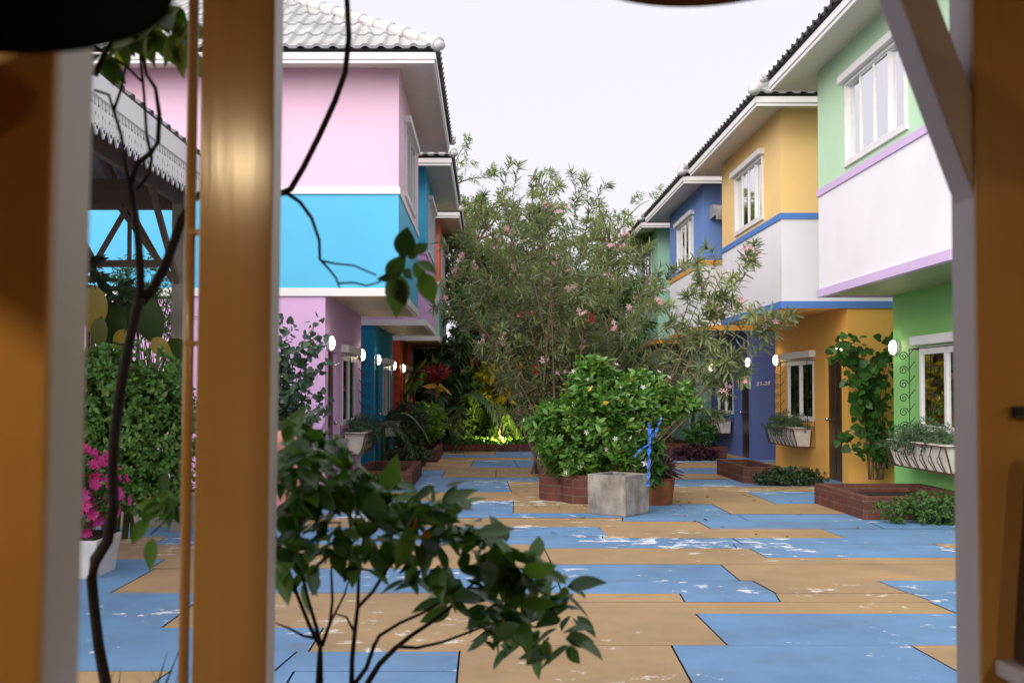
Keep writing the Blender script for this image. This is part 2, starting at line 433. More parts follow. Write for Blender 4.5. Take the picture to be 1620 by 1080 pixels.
def roof_slope(mb, p0, ud, ind, L, plan, pitch, mi, mi_edge):
    p0, ud, ind = Vector(p0), Vector(ud), Vector(ind); per = .215; course = .64 * math.cos(pitch)
    nrm = (Vector((0, 0, 1)) * math.cos(pitch) - ind * math.sin(pitch))
    prof = [(0, 0), (.22, 0), (.42, 1), (.62, 1), (.82, 0)]
    us = []; k = 0
    while k * per < L:
        for a, h in prof:
            if (k + a) * per < L: us.append(((k + a) * per, h))
        k += 1
    us.append((L, 0))
    nc = int(plan / course) + 1
    def pt(u, v, h, lift):
        uu = min(max(u, v), L - v) if L - v > v else L / 2
        if uu != u: h *= .2
        return p0 + ud * uu + ind * v + Vector((0, 0, v * math.tan(pitch))) + nrm * (.030 * h + lift)
    for c in range(nc):
        v0, v1 = c * course, min((c + 1) * course + .02, plan)
        if v1 <= v0: continue
        A = [pt(u, v0, h, .034) for u, h in us]; Bp = [pt(u, v1, h, .008) for u, h in us]; C = [pt(u, v0, h, .010 if c else -.004) for u, h in us]
        for i in range(len(us) - 1):
            if (A[i] - A[i + 1]).length < 1e-4 and (Bp[i] - Bp[i + 1]).length < 1e-4: continue
            mb.face([A[i], A[i + 1], Bp[i + 1], Bp[i]], mi); mb.face([C[i], C[i + 1], A[i + 1], A[i]], mi_edge)
def caps(mb, a, b, mi=0, r=.088):
    a, b = Vector(a), Vector(b); n = max(2, int((b - a).length / .34)); d = (b - a) / n
    for i in range(n):
        p = a + d * i + Vector((0, 0, .055)); mb.tube([p - d * .04, p + d * .05, p + d * 1.0], [r * 1.13, r * 1.1, r * .88], 10, mi)

def win_upper(root, s, lx, y0, y1, z0, z1, cm, sub=True):
    X = lambda d: s * (lx - d); f = MB(); t = .04
    f.box(X(.03), X(-.08), y0, y1, z1 - t, z1); f.box(X(.03), X(-.08), y0, y1, z0, z0 + t)
    f.box(X(.03), X(-.08), y0, y0 + t, z0 + t, z1 - t); f.box(X(.03), X(-.08), y1 - t, y1, z0 + t, z1 - t)
    n = 4; wdt = (y1 - y0 - 2 * t) / n; o = None
    for i in range(n):
        a = y0 + t + i * wdt; dd = .0 if i in (1, 2) else -.03; m = .02
        f.box(X(dd + .015), X(dd - .02), a, a + m, z0 + t, z1 - t); f.box(X(dd + .015), X(dd - .02), a + wdt - m, a + wdt, z0 + t, z1 - t)
        f.box(X(dd + .012), X(dd - .02), a + m, a + wdt - m, z1 - t - m, z1 - t); f.box(X(dd + .012), X(dd - .02), a + m, a + wdt - m, z0 + t, z0 + t + m)
    o = f.build('window', M_alu, root)
    for i in range(n):
        a = y0 + t + i * wdt; dd = .0 if i in (1, 2) else -.03; g = MB()
        g.face([(X(dd - .004), a + .02, z0 + t + .02), (X(dd - .004), a + wdt - .02, z0 + t + .02), (X(dd - .004), a + wdt - .02, z1 - t - .02), (X(dd - .004), a + .02, z1 - t - .02)])
        g.build('pane', M_glass, o)
    c = MB(); k = 90; pv = None
    for i in range(k + 1):
        yy = y0 + (y1 - y0) * i / k; xx = X(-.17 + .022 * math.sin(i * 1.25) + .01 * math.sin(i * .41))
        if pv: c.face([(pv[0], pv[1], z0), (xx, yy, z0), (xx, yy, z1), (pv[0], pv[1], z1)])
        pv = (xx, yy)
    c.build('curtain', cm, o, True)
    s_ = MB(); s_.box(X(.035), X(-.02), y0 - .03, y1 + .03, z0 - .045, z0 - .002); s_.build('sill', M_white, o, bevel=.008)
    l_ = MB(); l_.box(X(.10), X(-.02), y0 - .07, y1 + .07, z1 + .002, z1 + .105); l_.build('lintel', M_white, o, bevel=.012)
    return o
def win_lower(root, s, lx, y0, y1, z0, z1, cm):
    X = lambda d: s * (lx - d); f = MB(); t = .055; h = .10
    f.box(X(.012), X(-.05), y0, y1, z1 - h, z1); f.box(X(.012), X(-.05), y0, y1, z0, z0 + .08)
    f.box(X(.012), X(-.05), y0, y0 + t, z0 + .08, z1 - h); f.box(X(.012), X(-.05), y1 - t, y1, z0 + .08, z1 - h)
    ym = (y0 + y1) / 2; f.box(X(.014), X(-.045), ym - .035, ym + .035, z0 + .08, z1 - h)
    o = f.build('window', M_alu, root)
    for a, b in ((y0 + t, ym - .035), (ym + .035, y1 - t)):
        g = MB(); g.face([(X(-.012), a, z0 + .08), (X(-.012), b, z0 + .08), (X(-.012), b, z1 - h), (X(-.012), a, z1 - h)]); g.build('pane', M_glass, o)
    c = MB(); k = 70; pv = None
    for i in range(k + 1):
        yy = y0 + (y1 - y0) * i / k; xx = X(-.10 + .025 * math.sin(i * 1.9) + .01 * math.sin(i * .7))
        if pv: c.face([(pv[0], pv[1], z0), (xx, yy, z0), (xx, yy, z1), (pv[0], pv[1], z1)])
        pv = (xx, yy)
    c.build('curtain', cm, o, True)
    l_ = MB(); l_.box(X(.11), X(-.02), y0 - .08, y1 + .08, z1 + .02, z1 + .14); l_.build('lintel', M_white, o, bevel=.012)
    g = MB(); xo = .13                                # projecting iron grille with scrolls at its far side
    for yy in (y0 - .03, y1 + .03): g.tube([(X(xo), yy, z0 - .12), (X(xo), yy, z1 - .02)], .006, 6)
    for yy in (y0 - .03, y1 + .03):
        g.tube([(X(0), yy, z1 - .03), (X(xo), yy, z1 - .03)], .006, 6); g.tube([(X(0), yy, z0 - .1), (X(xo), yy, z0 - .1)], .006, 6)
    for zz in (z1 - .03, z0 - .1): g.tube([(X(xo), y0 - .03, zz), (X(xo), y1 + .03, zz)], .006, 6)
    nS = 6; hz = (z1 - z0) / nS
    for i in range(nS):
        zc = z0 + hz * (i + .35); pts = []
        for k in range(26):
            a = 2 * math.pi * 1.7 * k / 25; r = .062 * (1 - k / 30)
            pts.append((X(xo + .015 + .062 - r * math.cos(a) * 1.0), y1 + .03, zc + r * math.sin(a)))
        pts = [(X(xo - .07), y1 + .03, zc + hz * .62)] + pts
        g.tube(pts, .0055, 5)
    g.build('grille', M_iron, o)
    return o

def house(name, label, s, lxb, lxw, n, L, lfar, C, glassc, clow, lower_base=0.0):
    """C: up(per wall), band, clad, bottom band, low(er wall), soffit under the jetty"""
    root = thing(name, (s * lxw, n, 0), label, 'house', 'row houses along the courtyard')
    f = n + L; X = lambda v: s * v
    def closed(mb, lx, z0, z1, holes, base=True):
        facade(mb, s, lx, n, f, z0, z1, holes)
        mb.face([(X(lx), n, z0), (X(lfar), n, z0), (X(lfar), n, z1), (X(lx), n, z1)]); mb.face([(X(lx), f, z0), (X(lfar), f, z0), (X(lfar), f, z1), (X(lx), f, z1)])
        mb.face([(X(lfar), n, z0), (X(lfar), f, z0), (X(lfar), f, z1), (X(lfar), n, z1)])
    wy0, wy1 = n + 1.62, n + 3.12; wz0, wz1 = .94, 2.04
    dy0, dy1 = n + .27, n + 1.03; dz1 = 2.03
    m = MB(); closed(m, lxw, -.02, 2.86, [(wy0, wy1, wz0, wz1), (dy0, dy1, -.02, dz1)]); m.build('lower_wall', C['low'], root)
    uy0, uy1 = n + 1.0, n + 2.87; uz0, uz1 = 4.40, 5.45
    m = MB(); closed(m, lxb, 4.24, 5.99, [(uy0, uy1, uz0, uz1)]); m.build('upper_wall', C['up'], root)
    m = MB(); closed(m, lxb, 2.86, 4.24, []); m.build('cladding', C['clad'], root)
    for nm, z0, z1, p, c in (('band', 4.19, 4.285, .022, C['band']), ('band', 2.775, 2.885, .028, C['bband'])):
        m = MB(); m.box(X(lxb - p), X(lxb + .05), n - p, f + p, z0, z1)
        m.box(X(lxb + .05), X(lfar - .3), n - p, n + .04, z0, z1); m.box(X(lxb + .05), X(lfar - .3), f - .04, f + p, z0, z1); m.build(nm, c, root)
    m = MB(); m.face([(X(lxb), n, 2.80), (X(lxw + .02), n, 2.80), (X(lxw + .02), f, 2.80), (X(lxb), f, 2.80)]); m.build('jetty_soffit', C['soff'], root)
    win_upper(root, s, lxb, uy0, uy1, uz0, uz1, glassc)
    win_lower(root, s, lxw, wy0, wy1, wz0, wz1, clow)
    # door
    m = MB(); xd = lxw + .05; m.box(X(xd), X(xd + .04), dy0, dy1, .0, dz1 - .02)
    for (a, b) in ((.06, .36), (.40, .70)):
        for (c, d) in ((.12, .85), (.97, 1.9)): m.box(X(xd - .014), X(xd), dy0 + a, dy0 + b, c, d)
    d = m.build('door', M_doorw, root, bevel=.004)
    m = MB(); m.sphere((X(xd - .06), dy1 - .09, 1.0), .03, 10); m.tube([(X(xd - .05), dy1 - .09, 1.0), (X(xd), dy1 - .09, 1.0)], .012, 8); m.build('handle', plain("steel", (.6, .58, .54, 1), .25, .5, .05, 5, 1.0), d, True)
    # inside: dark back so nothing shows through the glass
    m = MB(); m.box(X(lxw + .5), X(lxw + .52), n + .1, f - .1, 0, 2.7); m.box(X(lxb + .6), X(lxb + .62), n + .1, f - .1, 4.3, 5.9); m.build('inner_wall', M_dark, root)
    # eaves
    OV = .52; e0, e1 = n - OV, f + OV; xe = lxb - OV; fz0, fz1 = 5.845, 5.985; xl = lfar + OV
    m = MB()
    m.face([(X(xe), e0, fz0 + .02), (X(xl), e0, fz0 + .02), (X(xl), n, 5.945), (X(lxb), n, 5.945)]); m.face([(X(xe), e0, fz0 + .02), (X(lxb), n, 5.945), (X(lxb), f, 5.945), (X(xe), e1, fz0 + .02)])
    m.face([(X(xe), e1, fz0 + .02), (X(lxb), f, 5.945), (X(xl), f, 5.945), (X(xl), e1, fz0 + .02)]); m.build('soffit', M_soffit, root)
    m = MB()
    m.box(X(xe), X(xe + .025), e0, e1, fz0, fz1); m.box(X(xe + .025), X(xl), e0, e0 + .025, fz0, fz1); m.box(X(xe + .025), X(xl), e1 - .025, e1, fz0, fz1)
    m.box(X(xe - .018), X(xe), e0 - .018, e1 + .018, fz0 + .05, fz1 + .002); m.box(X(xe), X(xl), e0 - .018, e0, fz0 + .05, fz1 + .002); m.build('fascia', M_white, root)
    # roof
    pit = R(33); zr = 6.03; ee = .05; a0, a1 = e0 - ee, e1 + ee; xa = xe - ee; xb_ = xl; half = (a1 - a0) / 2; m = MB()
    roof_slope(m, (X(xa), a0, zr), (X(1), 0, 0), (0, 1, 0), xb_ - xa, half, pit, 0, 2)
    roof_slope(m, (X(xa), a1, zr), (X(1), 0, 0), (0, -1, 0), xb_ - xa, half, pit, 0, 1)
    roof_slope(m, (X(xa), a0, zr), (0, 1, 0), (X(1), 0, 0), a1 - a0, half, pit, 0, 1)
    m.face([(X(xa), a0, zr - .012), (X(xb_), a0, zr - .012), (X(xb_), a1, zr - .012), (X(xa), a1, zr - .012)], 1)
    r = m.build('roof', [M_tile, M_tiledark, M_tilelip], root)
    m = MB(); hz = half * math.tan(pit); ym = (a0 + a1) / 2
    pk = Vector((X(xa + half), ym, zr + hz))
    caps(m, (X(xa), a0, zr), pk); caps(m, (X(xa), a1, zr), pk); caps(m, pk, (X(xb_ - half), ym, zr + hz))
    m.sphere((X(xa - .02), a0 - .02, zr + .03), .082, 12, sz=.8); m.sphere((X(xa - .02), a1 + .02, zr + .02), .068, 12, sz=.8)
    m.build('ridge_cap', M_cap, r, True)
    # set-back link wall to the next house
    g = MB(); lk = lxw + 1.0
    g.face([(X(lk), f, -.02), (X(lk), f + 1.75, -.02), (X(lk), f + 1.75, 5.9), (X(lk), f, 5.9)]); g.build('link_wall', C['low'], root)
    return root

c_ = lambda k, r, g, b, d=.25: paint(k, lin(r, g, b), .55, d)
pink, lilac, cyan = c_("pink_paint", 236, 196, 218), c_("lilac_paint", 216, 174, 216), c_("cyan_paint", 88, 186, 224)
teal, tealm = c_("teal_paint", 22, 132, 168), c_("teal_light_paint", 60, 166, 206)
coral, redor, mintc = c_("coral_paint", 234, 128, 104), c_("red_orange_paint", 205, 82, 48), c_("pale_mint_paint", 176, 208, 196)
green_u, green_l = c_("green_paint", 190, 224, 188), c_("green_low_paint", 134, 194, 114)
wclad = c_("white_cladding", 236, 233, 238, .15); lilband = c_("lilac_band", 210, 184, 222, .1)
amber, amber_l, blueb = c_("amber_paint", 246, 206, 138), c_("amber_low_paint", 226, 172, 88), c_("blue_band", 88, 132, 206, .1)
blue_h, orb = c_("blue_wall_paint", 112, 146, 208), c_("orange_band", 228, 160, 66, .1)
blue_l = c_("blue_low_paint", 92, 112, 172)
sage = c_("sage_paint", 160, 204, 180)
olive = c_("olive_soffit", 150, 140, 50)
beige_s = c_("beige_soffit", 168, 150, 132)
cg = curtain("green_curtain", (.05, .14, .085, 1)); cgrey = curtain("grey_curtain", (.30, .33, .37, 1)); cdark = curtain("dim_curtain", (.10, .115, .11, 1))
LXB, LXW = 4.67, 5.70
RN = [9.97, 15.72, 21.39, 27.04]
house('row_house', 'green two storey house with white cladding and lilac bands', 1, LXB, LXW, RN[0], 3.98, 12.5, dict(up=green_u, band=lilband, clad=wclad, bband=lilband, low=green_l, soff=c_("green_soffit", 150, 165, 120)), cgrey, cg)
yh = house('row_house', 'amber yellow two storey house with white cladding and blue bands', 1, LXB, LXW, RN[1], 3.95, 12.5, dict(up=amber, band=blueb, clad=wclad, bband=blueb, low=amber_l, soff=amber_l), cdark, cg)
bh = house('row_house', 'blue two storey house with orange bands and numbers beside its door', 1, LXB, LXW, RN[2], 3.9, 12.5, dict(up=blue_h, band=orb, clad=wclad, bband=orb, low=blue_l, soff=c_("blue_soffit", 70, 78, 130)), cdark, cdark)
house('row_house', 'sage green two storey house farthest along the right row', 1, LXB, LXW, RN[3], 3.9, 12.5, dict(up=sage, band=wclad, clad=sage, bband=orb, low=sage, soff=olive), cgrey, cdark)
LB, LW = 1.22, 2.23
LN = [13.73, 19.75, 25.55]
house('row_house', 'pink two storey house with cyan cladding and white bands', -1, LB, LW, LN[0], 3.92, 10.5, dict(up=pink, band=M_white, clad=cyan, bband=M_white, low=lilac, soff=beige_s), cgrey, cg)
house('row_house', 'teal two storey house with lilac cladding behind the pink house', -1, LB, LW, LN[1], 3.8, 10.5, dict(up=tealm, band=lilac, clad=lilac, bband=M_white, low=teal, soff=beige_s), cgrey, cgrey)
house('row_house', 'coral orange two storey house with pale mint cladding, last on the left', -1, LB, LW, LN[2], 4.6, 10.5, dict(up=coral, band=M_white, clad=mintc, bband=M_white, low=redor, soff=beige_s), cgrey, cdark)
# painted house number on the blue house, little green plate, awning
def text(body, size, loc, rot, mat, parent, name, shear=0.0):
    cu = bpy.data.curves.new(name, 'FONT'); cu.body = body; cu.size = size; cu.extrude = .003; cu.offset = .0025; cu.shear = shear; cu.space_character = 1.15
    cu.materials.append(mat); o = bpy.data.objects.new(name, cu); COL.objects.link(o)
    me = bpy.data.meshes.new_from_object(o.evaluated_get(bpy.context.evaluated_depsgraph_get())); bpy.data.objects.remove(o)
    o = bpy.data.objects.new(name, me); COL.objects.link(o); o.parent = parent; o.location = Vector(loc) - ORG[parent.name]; o.rotation_euler = rot; return o
pt = P(1196, 610, RN[2]); text("23-24", .112, (pt.x, RN[2] - .006, pt.z), (R(90), R(-3), 0), M_white, bh, 'house_number', .25)
m = MB(); m.box(pt.x + .265, pt.x + .288, RN[2] - .012, RN[2] - .001, pt.z + .07, pt.z + .10); m.box(pt.x + .292, pt.x + .305, RN[2] - .012, RN[2] - .001, pt.z + .082, pt.z + .108); m.build('number_mark', M_white, bh)
m = MB(); m.box(LXW - .012, LXW - .001, RN[2] + .10, RN[2] + .22, 1.52, 1.78); m.build('door_plate', plain("plate_green", (.35, .6, .42, 1), .5), bh)
m = MB(); yb = RN[2]; xs0, xs1 = 4.80, 6.3; zz = 5.16; pr = []
for k in range(9):
    a = R(90) * k / 8; pr.append((yb - .02 - .62 * math.sin(a), zz + .30 * math.cos(a)))
for k in range(8): m.face([(xs0, pr[k][0], pr[k][1]), (xs1, pr[k][0], pr[k][1]), (xs1, pr[k + 1][0], pr[k + 1][1]), (xs0, pr[k + 1][0], pr[k + 1][1])])
for xx in (xs0, xs1): m.face([(xx, yb - .02, zz)] + [(xx, a, b) for a, b in pr])
m.box(xs0, xs1, pr[8][0] - .01, pr[8][0] + .02, zz - .10, zz)
m.build('awning', plain("awning_canvas", (.33, .32, .31, 1), .8, .2, .25, 10), bh)
# faint pencilled number on the pink house front
ph = [o for o in bpy.data.objects if o.get('label', '').startswith('pink two')][0]
pt = P(236, 538, LN[0]); m = MB(); M_scr = plain("pencil_grey", (.26, .19, .28, 1), .8, .2)
def stroke(pts, r=.007):
    m.tube([(P(x, y, LN[0]).x, LN[0] - .004, P(x, y, LN[0]).z) for x, y in pts], r, 5)
stroke([(231, 525), (233, 536), (234, 542)]); stroke([(234, 537), (238, 533), (239, 537), (243, 531), (245, 534)])
stroke([(244, 530), (247, 522), (250, 528), (248, 532), (253, 525), (255, 523)]); stroke([(258, 522), (261, 520), (260, 524), (263, 523)]); stroke([(265, 519), (266, 522)])
m.build('wall_scribble', M_scr, ph)

# ---------------------------------------------------------------- wall lamps
def lamp(s, lx, y, z, label):
    X = lambda v: s * v
    t = thing('wall_lamp', (X(lx), y, z), label, 'wall lamp', 'lit round wall lamps on the houses')
    m = MB(); m.tube([(X(lx), y, z), (X(lx - .045), y, z)], [.10, .10], 18); m.build('base', M_plast, t)
    m = MB(); m.sphere((X(lx - .05), y, z), .085, 16, sx=.6, sz=1.15); m.build('globe', M_lampw, t, True)
lamp(1, LXW, RN[0] + 3.86, 2.07, 'lit wall lamp at the far corner of the green house')
lamp(1, LXW, RN[1] + .20, 2.16, 'lit wall lamp above the door of the yellow house')
lamp(1, LXW, RN[1] + 3.72, 2.07, 'lit wall lamp at the far corner of the yellow house')
lamp(1, LXW, RN[2] + .14, 2.09, 'lit wall lamp above the door of the blue house')
lamp(1, LXW, RN[2] + 3.65, 2.07, 'lit wall lamp at the far corner of the blue house')
lamp(-1, LW, LN[0] + .22, 2.14, 'lit wall lamp above the door of the pink house')
lamp(-1, LW, LN[0] + 3.7, 2.10, 'lit wall lamp at the far corner of the pink house')
lamp(-1, LW, LN[1] + .25, 2.10, 'lit wall lamp above the door of the teal house')
lamp(-1, LW, LN[1] + 3.65, 2.07, 'lit wall lamp at the far corner of the teal house')
lamp(-1, LW, LN[2] + .5, 2.07, 'lit wall lamp above the door of the coral house')
# ================================================================ greens
g_ = lambda *a: [tuple(x) + (1,) for x in a]
L_fern = leafmat("trailing_leaf", g_((.06, .10, .055), (.09, .15, .085), (.13, .20, .11)), .6, .2)
L_gard = leafmat("gardenia_leaf", g_((.05, .12, .022), (.085, .205, .033), (.14, .285, .05), (.23, .38, .08)), .36, .3, .45)
L_yel = leafmat("yellowed_leaf", g_((.42, .25, .03), (.55, .36, .04), (.48, .20, .03)), .5, .25)
L_olea = leafmat("oleander_leaf", g_((.13, .17, .10), (.19, .24, .13), (.25, .30, .16), (.35, .38, .17)), .5, .4)
L_feath = leafmat("feathery_leaf", g_((.14, .20, .07), (.22, .29, .11), (.32, .38, .18)), .6, .35)
L_dark = leafmat("dark_leaf", g_((.02, .042, .018), (.038, .075, .028), (.06, .11, .04)), .4, .15, .45)
L_mid = leafmat("mid_leaf", g_((.045, .10, .028), (.075, .16, .04), (.12, .22, .06)), .45, .3)
L_crot = leafmat("croton_leaf", g_((.10, .13, .015), (.30, .27, .02), (.50, .38, .03), (.06, .11, .02)), .4, .3)
L_red = leafmat("red_leaf", g_((.16, .02, .02), (.35, .03, .04), (.22, .05, .02)), .45, .3)
L_purp = leafmat("purple_leaf", g_((.05, .018, .03), (.09, .03, .05), (.05, .045, .03)), .5, .2)
L_lime = leafmat("lime_leaf", g_((.08, .18, .02), (.16, .30, .03), (.24, .40, .05)), .5, .3)
L_vine = leafmat("vine_leaf", g_((.025, .075, .016), (.042, .125, .024), (.075, .185, .035)), .4, .3)
L_ivy = leafmat("ivy_leaf", g_((.035, .075, .05), (.06, .11, .075), (.10, .17, .09)), .45, .2)
L_shrub = leafmat("glossy_dark_leaf", g_((.024, .06, .015), (.042, .105, .021), (.07, .16, .03), (.11, .23, .04)), .32, .3, .35)
L_hedge = leafmat("hedge_leaf", g_((.06, .14, .035), (.10, .22, .05), (.15, .28, .065), (.22, .32, .10)), .5, .3)
L_big = leafmat("big_leaf", g_((.035, .07, .02), (.10, .12, .02), (.36, .25, .03)), .4, .3)
L_cover = leafmat("ground_cover_leaf", g_((.05, .12, .03), (.09, .20, .04), (.13, .26, .05)), .5, .3)
F_pink = leafmat("pink_petal", g_((.75, .32, .42), (.80, .45, .53), (.82, .58, .62)), .6, .3)
F_white = leafmat("white_petal", g_((.75, .74, .66), (.80, .79, .74)), .6, .3)
F_mag = leafmat("magenta_petal", g_((.55, .02, .16), (.62, .04, .26), (.55, .12, .42)), .6, .3)
F_red = leafmat("red_petal", g_((.6, .03, .05), (.7, .06, .08)), .6, .3)
M_stem = wood("stem_bark", (.20, .13, .085, 1), .8, .2)
M_stemd = plain("dark_bark", (.020, .013, .010, 1), .75, .25, .3, 20, bump=.3)
M_stemg = plain("green_stem", (.07, .08, .03, 1), .7, .2, .2)

def twig_bush(name, loc, label, cat, group, centers, radii, n_tw, per, lsize, tmpl, mat, stems=6, stemr=.02, flower=None, yellow=0.0, seed=1, gap=.15, up=.35, droop=.0, shell=.35, stem_mat=None, wh=None, base=None, tone_up=0.0):
    """a plant of many twig tips spread through the crown volume, each with a whorl of leaves; gaps between the clumps"""
    t = thing(name, loc, label, cat, group)
    C = np.array(centers, float); Rr = np.array(radii, float); vol = Rr.prod(1); pick = rng.choice(len(C), n_tw * 3, p=vol / vol.sum())
    d = sph(n_tw * 3); r = (shell + (1 - shell) * rng.random(n_tw * 3)) ** .6
    p = C[pick] + d * Rr[pick] * r[:, None]
    nz = clumpnoise((p - C[0]), 2.6 / max(.25, Rr.mean()), seed)
    keep = nz > np.quantile(nz, gap); p, d = p[keep][:n_tw], d[keep][:n_tw]
    n = len(p); base = np.array(base if base is not None else loc, float)
    out = d * .8 + np.array([0, 0, up]) + rng.normal(0, .25, (n, 3))
    out /= np.linalg.norm(out, axis=1, keepdims=True)
    Pt = np.repeat(p, per, 0); D0 = np.repeat(out, per, 0)
    k = np.tile(np.arange(per), n); ax = sph(n * per); ax -= D0 * np.sum(ax * D0, 1, keepdims=True); ax /= np.linalg.norm(ax, axis=1, keepdims=True) + 1e-9
    spread = wh if wh else .9
    D = D0 * rng.uniform(.15, 1.0, (n * per, 1)) + ax * spread; D[:, 2] -= droop
    Pt = Pt - D0 * (k / per * lsize * 1.1)[:, None]
    sz = lsize * rng.uniform(.65, 1.2, n * per)
    tone = np.clip(np.repeat(rng.normal(.45, .2, n), per) + rng.normal(0, .16, n * per), 0, 1)
    yl = rng.random(n * per) < yellow
    leaves('foliage', mat, t, Pt[~yl], D[~yl], sz[~yl], tmpl, tone[~yl], D0[~yl])
    if yl.any(): leaves('yellowed_leaves', L_yel, t, Pt[yl], D[yl], sz[yl], tmpl)
    m = MB(); top = C.mean(0)
    ns = min(n, stems * 7)
    for i in range(stems):
        e = p[rng.integers(n)]; a = base + np.array([rng.normal(0, stemr * 2.5), rng.normal(0, stemr * 2.5), 0])
        mid = a * .45 + e * .55; mid[:2] = a[:2] * .75 + e[:2] * .25
        q = bez(a, mid, e, 9); m.tube(q, np.linspace(stemr, stemr * .3, 9), 6)
        for j in range(6):
            s = q[rng.integers(3, 8)]; dd = ((p - s) ** 2).sum(1); e2 = p[np.argsort(dd)[rng.integers(1, max(2, n // 6))]]
            mm = (s + e2) / 2 + np.array([0, 0, .12 * np.linalg.norm(e2 - s)])
            m.tube(bez(s, mm, e2, 6), np.linspace(stemr * .45, stemr * .15, 6), 5)
    m.build('stems', stem_mat or M_stem, t, True)
    if flower:
        fm, nf, fs, fname = flower; i = rng.choice(n, nf, replace=nf > n); q = p[i] + out[i] * lsize * .7
        o_ = d[i] * .7 + out[i] * .3 + np.array([0, -.35, .1])
        leaves(fname, fm, t, q, o_, fs * rng.uniform(.8, 1.2, nf), T_flower(5))
    return t

# ---------------------------------------------------------------- window boxes with trailing plants
M_trough = plain("trough_white", (.70, .67, .60, 1), .6, .3, .12, 8)
M_rust = plain("rusty_iron", (.085, .04, .03, 1), .7, .3, .4, 14)
def window_box(s, lx, y0, y1, label, plabel, dens=1.0, mat=None):
    X = lambda v: s * v; t = thing('window_box', (X(lx), (y0 + y1) / 2, .5), label, 'window box', 'white window boxes under the ground floor windows')
    m = MB(); z0, z1 = .50, .80; a, b = lx - .06, lx - .36
    def ring(zz, i): return [(X(a), y0 + i, zz), (X(b + i * .9), y0 + i, zz), (X(b + i * .9), y1 - i, zz), (X(a), y1 - i, zz)]
    m.hexa(ring(z0, .07) + ring(z1, .0)); m.build('trough', M_trough, t, bevel=.006)
    m = MB(); m.box(X(a), X(b - .012), y0 - .012, y1 + .012, z1 - .012, z1 + .03); m.build('rim', M_trough, t)
    m = MB()
    bb = b - .03
    m.bar((X(lx), y0 - .03, z0 - .012), (X(bb + .08), y0 - .03, z0 - .012), .022, .012); m.bar((X(lx), y1 + .03, z0 - .012), (X(bb + .08), y1 + .03, z0 - .012), .022, .012)
    m.bar((X(bb + .08), y0 - .03, z0 - .012), (X(bb + .08), y1 + .03, z0 - .012), .022, .012); m.bar((X(bb), y0 - .03, z1 + .01), (X(bb), y1 + .03, z1 + .01), .022, .014)
    for yy in (y0 - .03, y1 + .03):
        m.bar((X(lx), yy, z1 + .01), (X(bb), yy, z1 + .01), .022, .012); m.bar((X(bb), yy, z1 + .01), (X(bb + .08), yy, z0 - .01), .018, .012); m.bar((X(lx), yy, z0), (X(lx), yy, z1 + .15), .018, .012)
    nb = 7
    for k in range(nb):
        yy = y0 + (y1 - y0) * (k + .5) / nb
        m.tube([(X(bb + .08), yy, z0), (X(bb + .05), yy + .05, z0 + .1), (X(bb + .005), yy + .02, z0 + .2), (X(bb), yy - .05, z1)], .007, 5)
        m.tube([(X(bb + .08), yy + .04, z0), (X(bb + .02), yy + .09, z0 + .12), (X(bb + .02), yy + .10, z0 + .17), (X(bb + .03), yy + .06, z0 + .19)], .006, 5)
    m.build('bracket', M_rust, t)
    twig_bush('trailing_plant', (X(lx - .2), (y0 + y1) / 2, .8), plabel, 'plant', 'trailing plants in the window boxes',
              [(X(lx - .22), y0 + .3, .90), (X(lx - .25), (y0 + y1) / 2, .92), (X(lx - .22), y1 - .3, .90), (X(lx - .40), (y0 + y1) / 2 + .2, .80)],
              [(.22, .45, .19), (.24, .5, .22), (.22, .45, .19), (.16, .75, .16)], int(420 * dens), 9, .06, T_simple(.22), mat or L_fern, 10, .004, seed=3, gap=.12, up=.1, droop=.15, shell=.05, stem_mat=M_stemg)
window_box(1, LXW, RN[0] + 1.62, RN[0] + 3.3, 'white window box in a black iron bracket on the green house', 'grey green trailing plant filling the window box on the green house')
window_box(1, LXW, RN[1] + 1.62, RN[1] + 3.3, 'white window box in an iron bracket on the yellow house', 'trailing plant filling the window box on the yellow house')
window_box(1, LXW, RN[2] + 1.62, RN[2] + 3.3, 'white window box on the blue house', 'trailing plant filling the window box on the blue house')
window_box(-1, LW, LN[0] + 1.5, LN[0] + 3.0, 'white window box with brown iron frame on the pink house', 'green trailing plant filling the window box on the pink house', 1.0, L_ivy)
window_box(-1, LW, LN[1] + 1.5, LN[1] + 3.0, 'white window box on the teal house', 'trailing plant filling the window box on the teal house', .9, L_ivy)

# ---------------------------------------------------------------- brick planters
M_brick = brick("red_brick", (.15, .055, .040, 1), (.11, .042, .034, 1), (.16, .115, .095, 1), .32, .105)
M_brickt = brick("red_brick_cap", (.23, .085, .06, 1), (.18, .065, .05, 1), (.14, .10, .085, 1), .13, .32)
def brick_planter(x0, x1, y0, y1, h, label, name='brick_planter', grp='low red brick planters along the houses'):
    t = thing(name, ((x0 + x1) / 2, (y0 + y1) / 2, 0), label, 'planter', grp); w_ = .115; m = MB()
    m.box(x0, x1, y0, y0 + w_, -.01, h); m.box(x0, x1, y1 - w_, y1, -.01, h); m.box(x0, x0 + w_, y0 + w_, y1 - w_, -.01, h); m.box(x1 - w_, x1, y0 + w_, y1 - w_, -.01, h)
    m.build('wall', M_brick, t, bevel=.007)
    m = MB(); m.box(x0 + w_, x1 - w_, y0 + w_, y1 - w_, 0, h - .10); m.build('soil', M_soil, t); return t
brick_planter(4.28, 5.66, 11.35, 13.05, .26, 'low red brick planter against the green house')
brick_planter(4.08, 4.70, 15.85, 17.7, .26, 'low narrow red brick planter before the yellow house')
brick_planter(3.92, 5.2, 21.6, 23.2, .26, 'low red brick planter before the blue house')
brick_planter(-2.05, -1.13, 15.1, 17.4, .25, 'low empty red brick planter before the pink house')
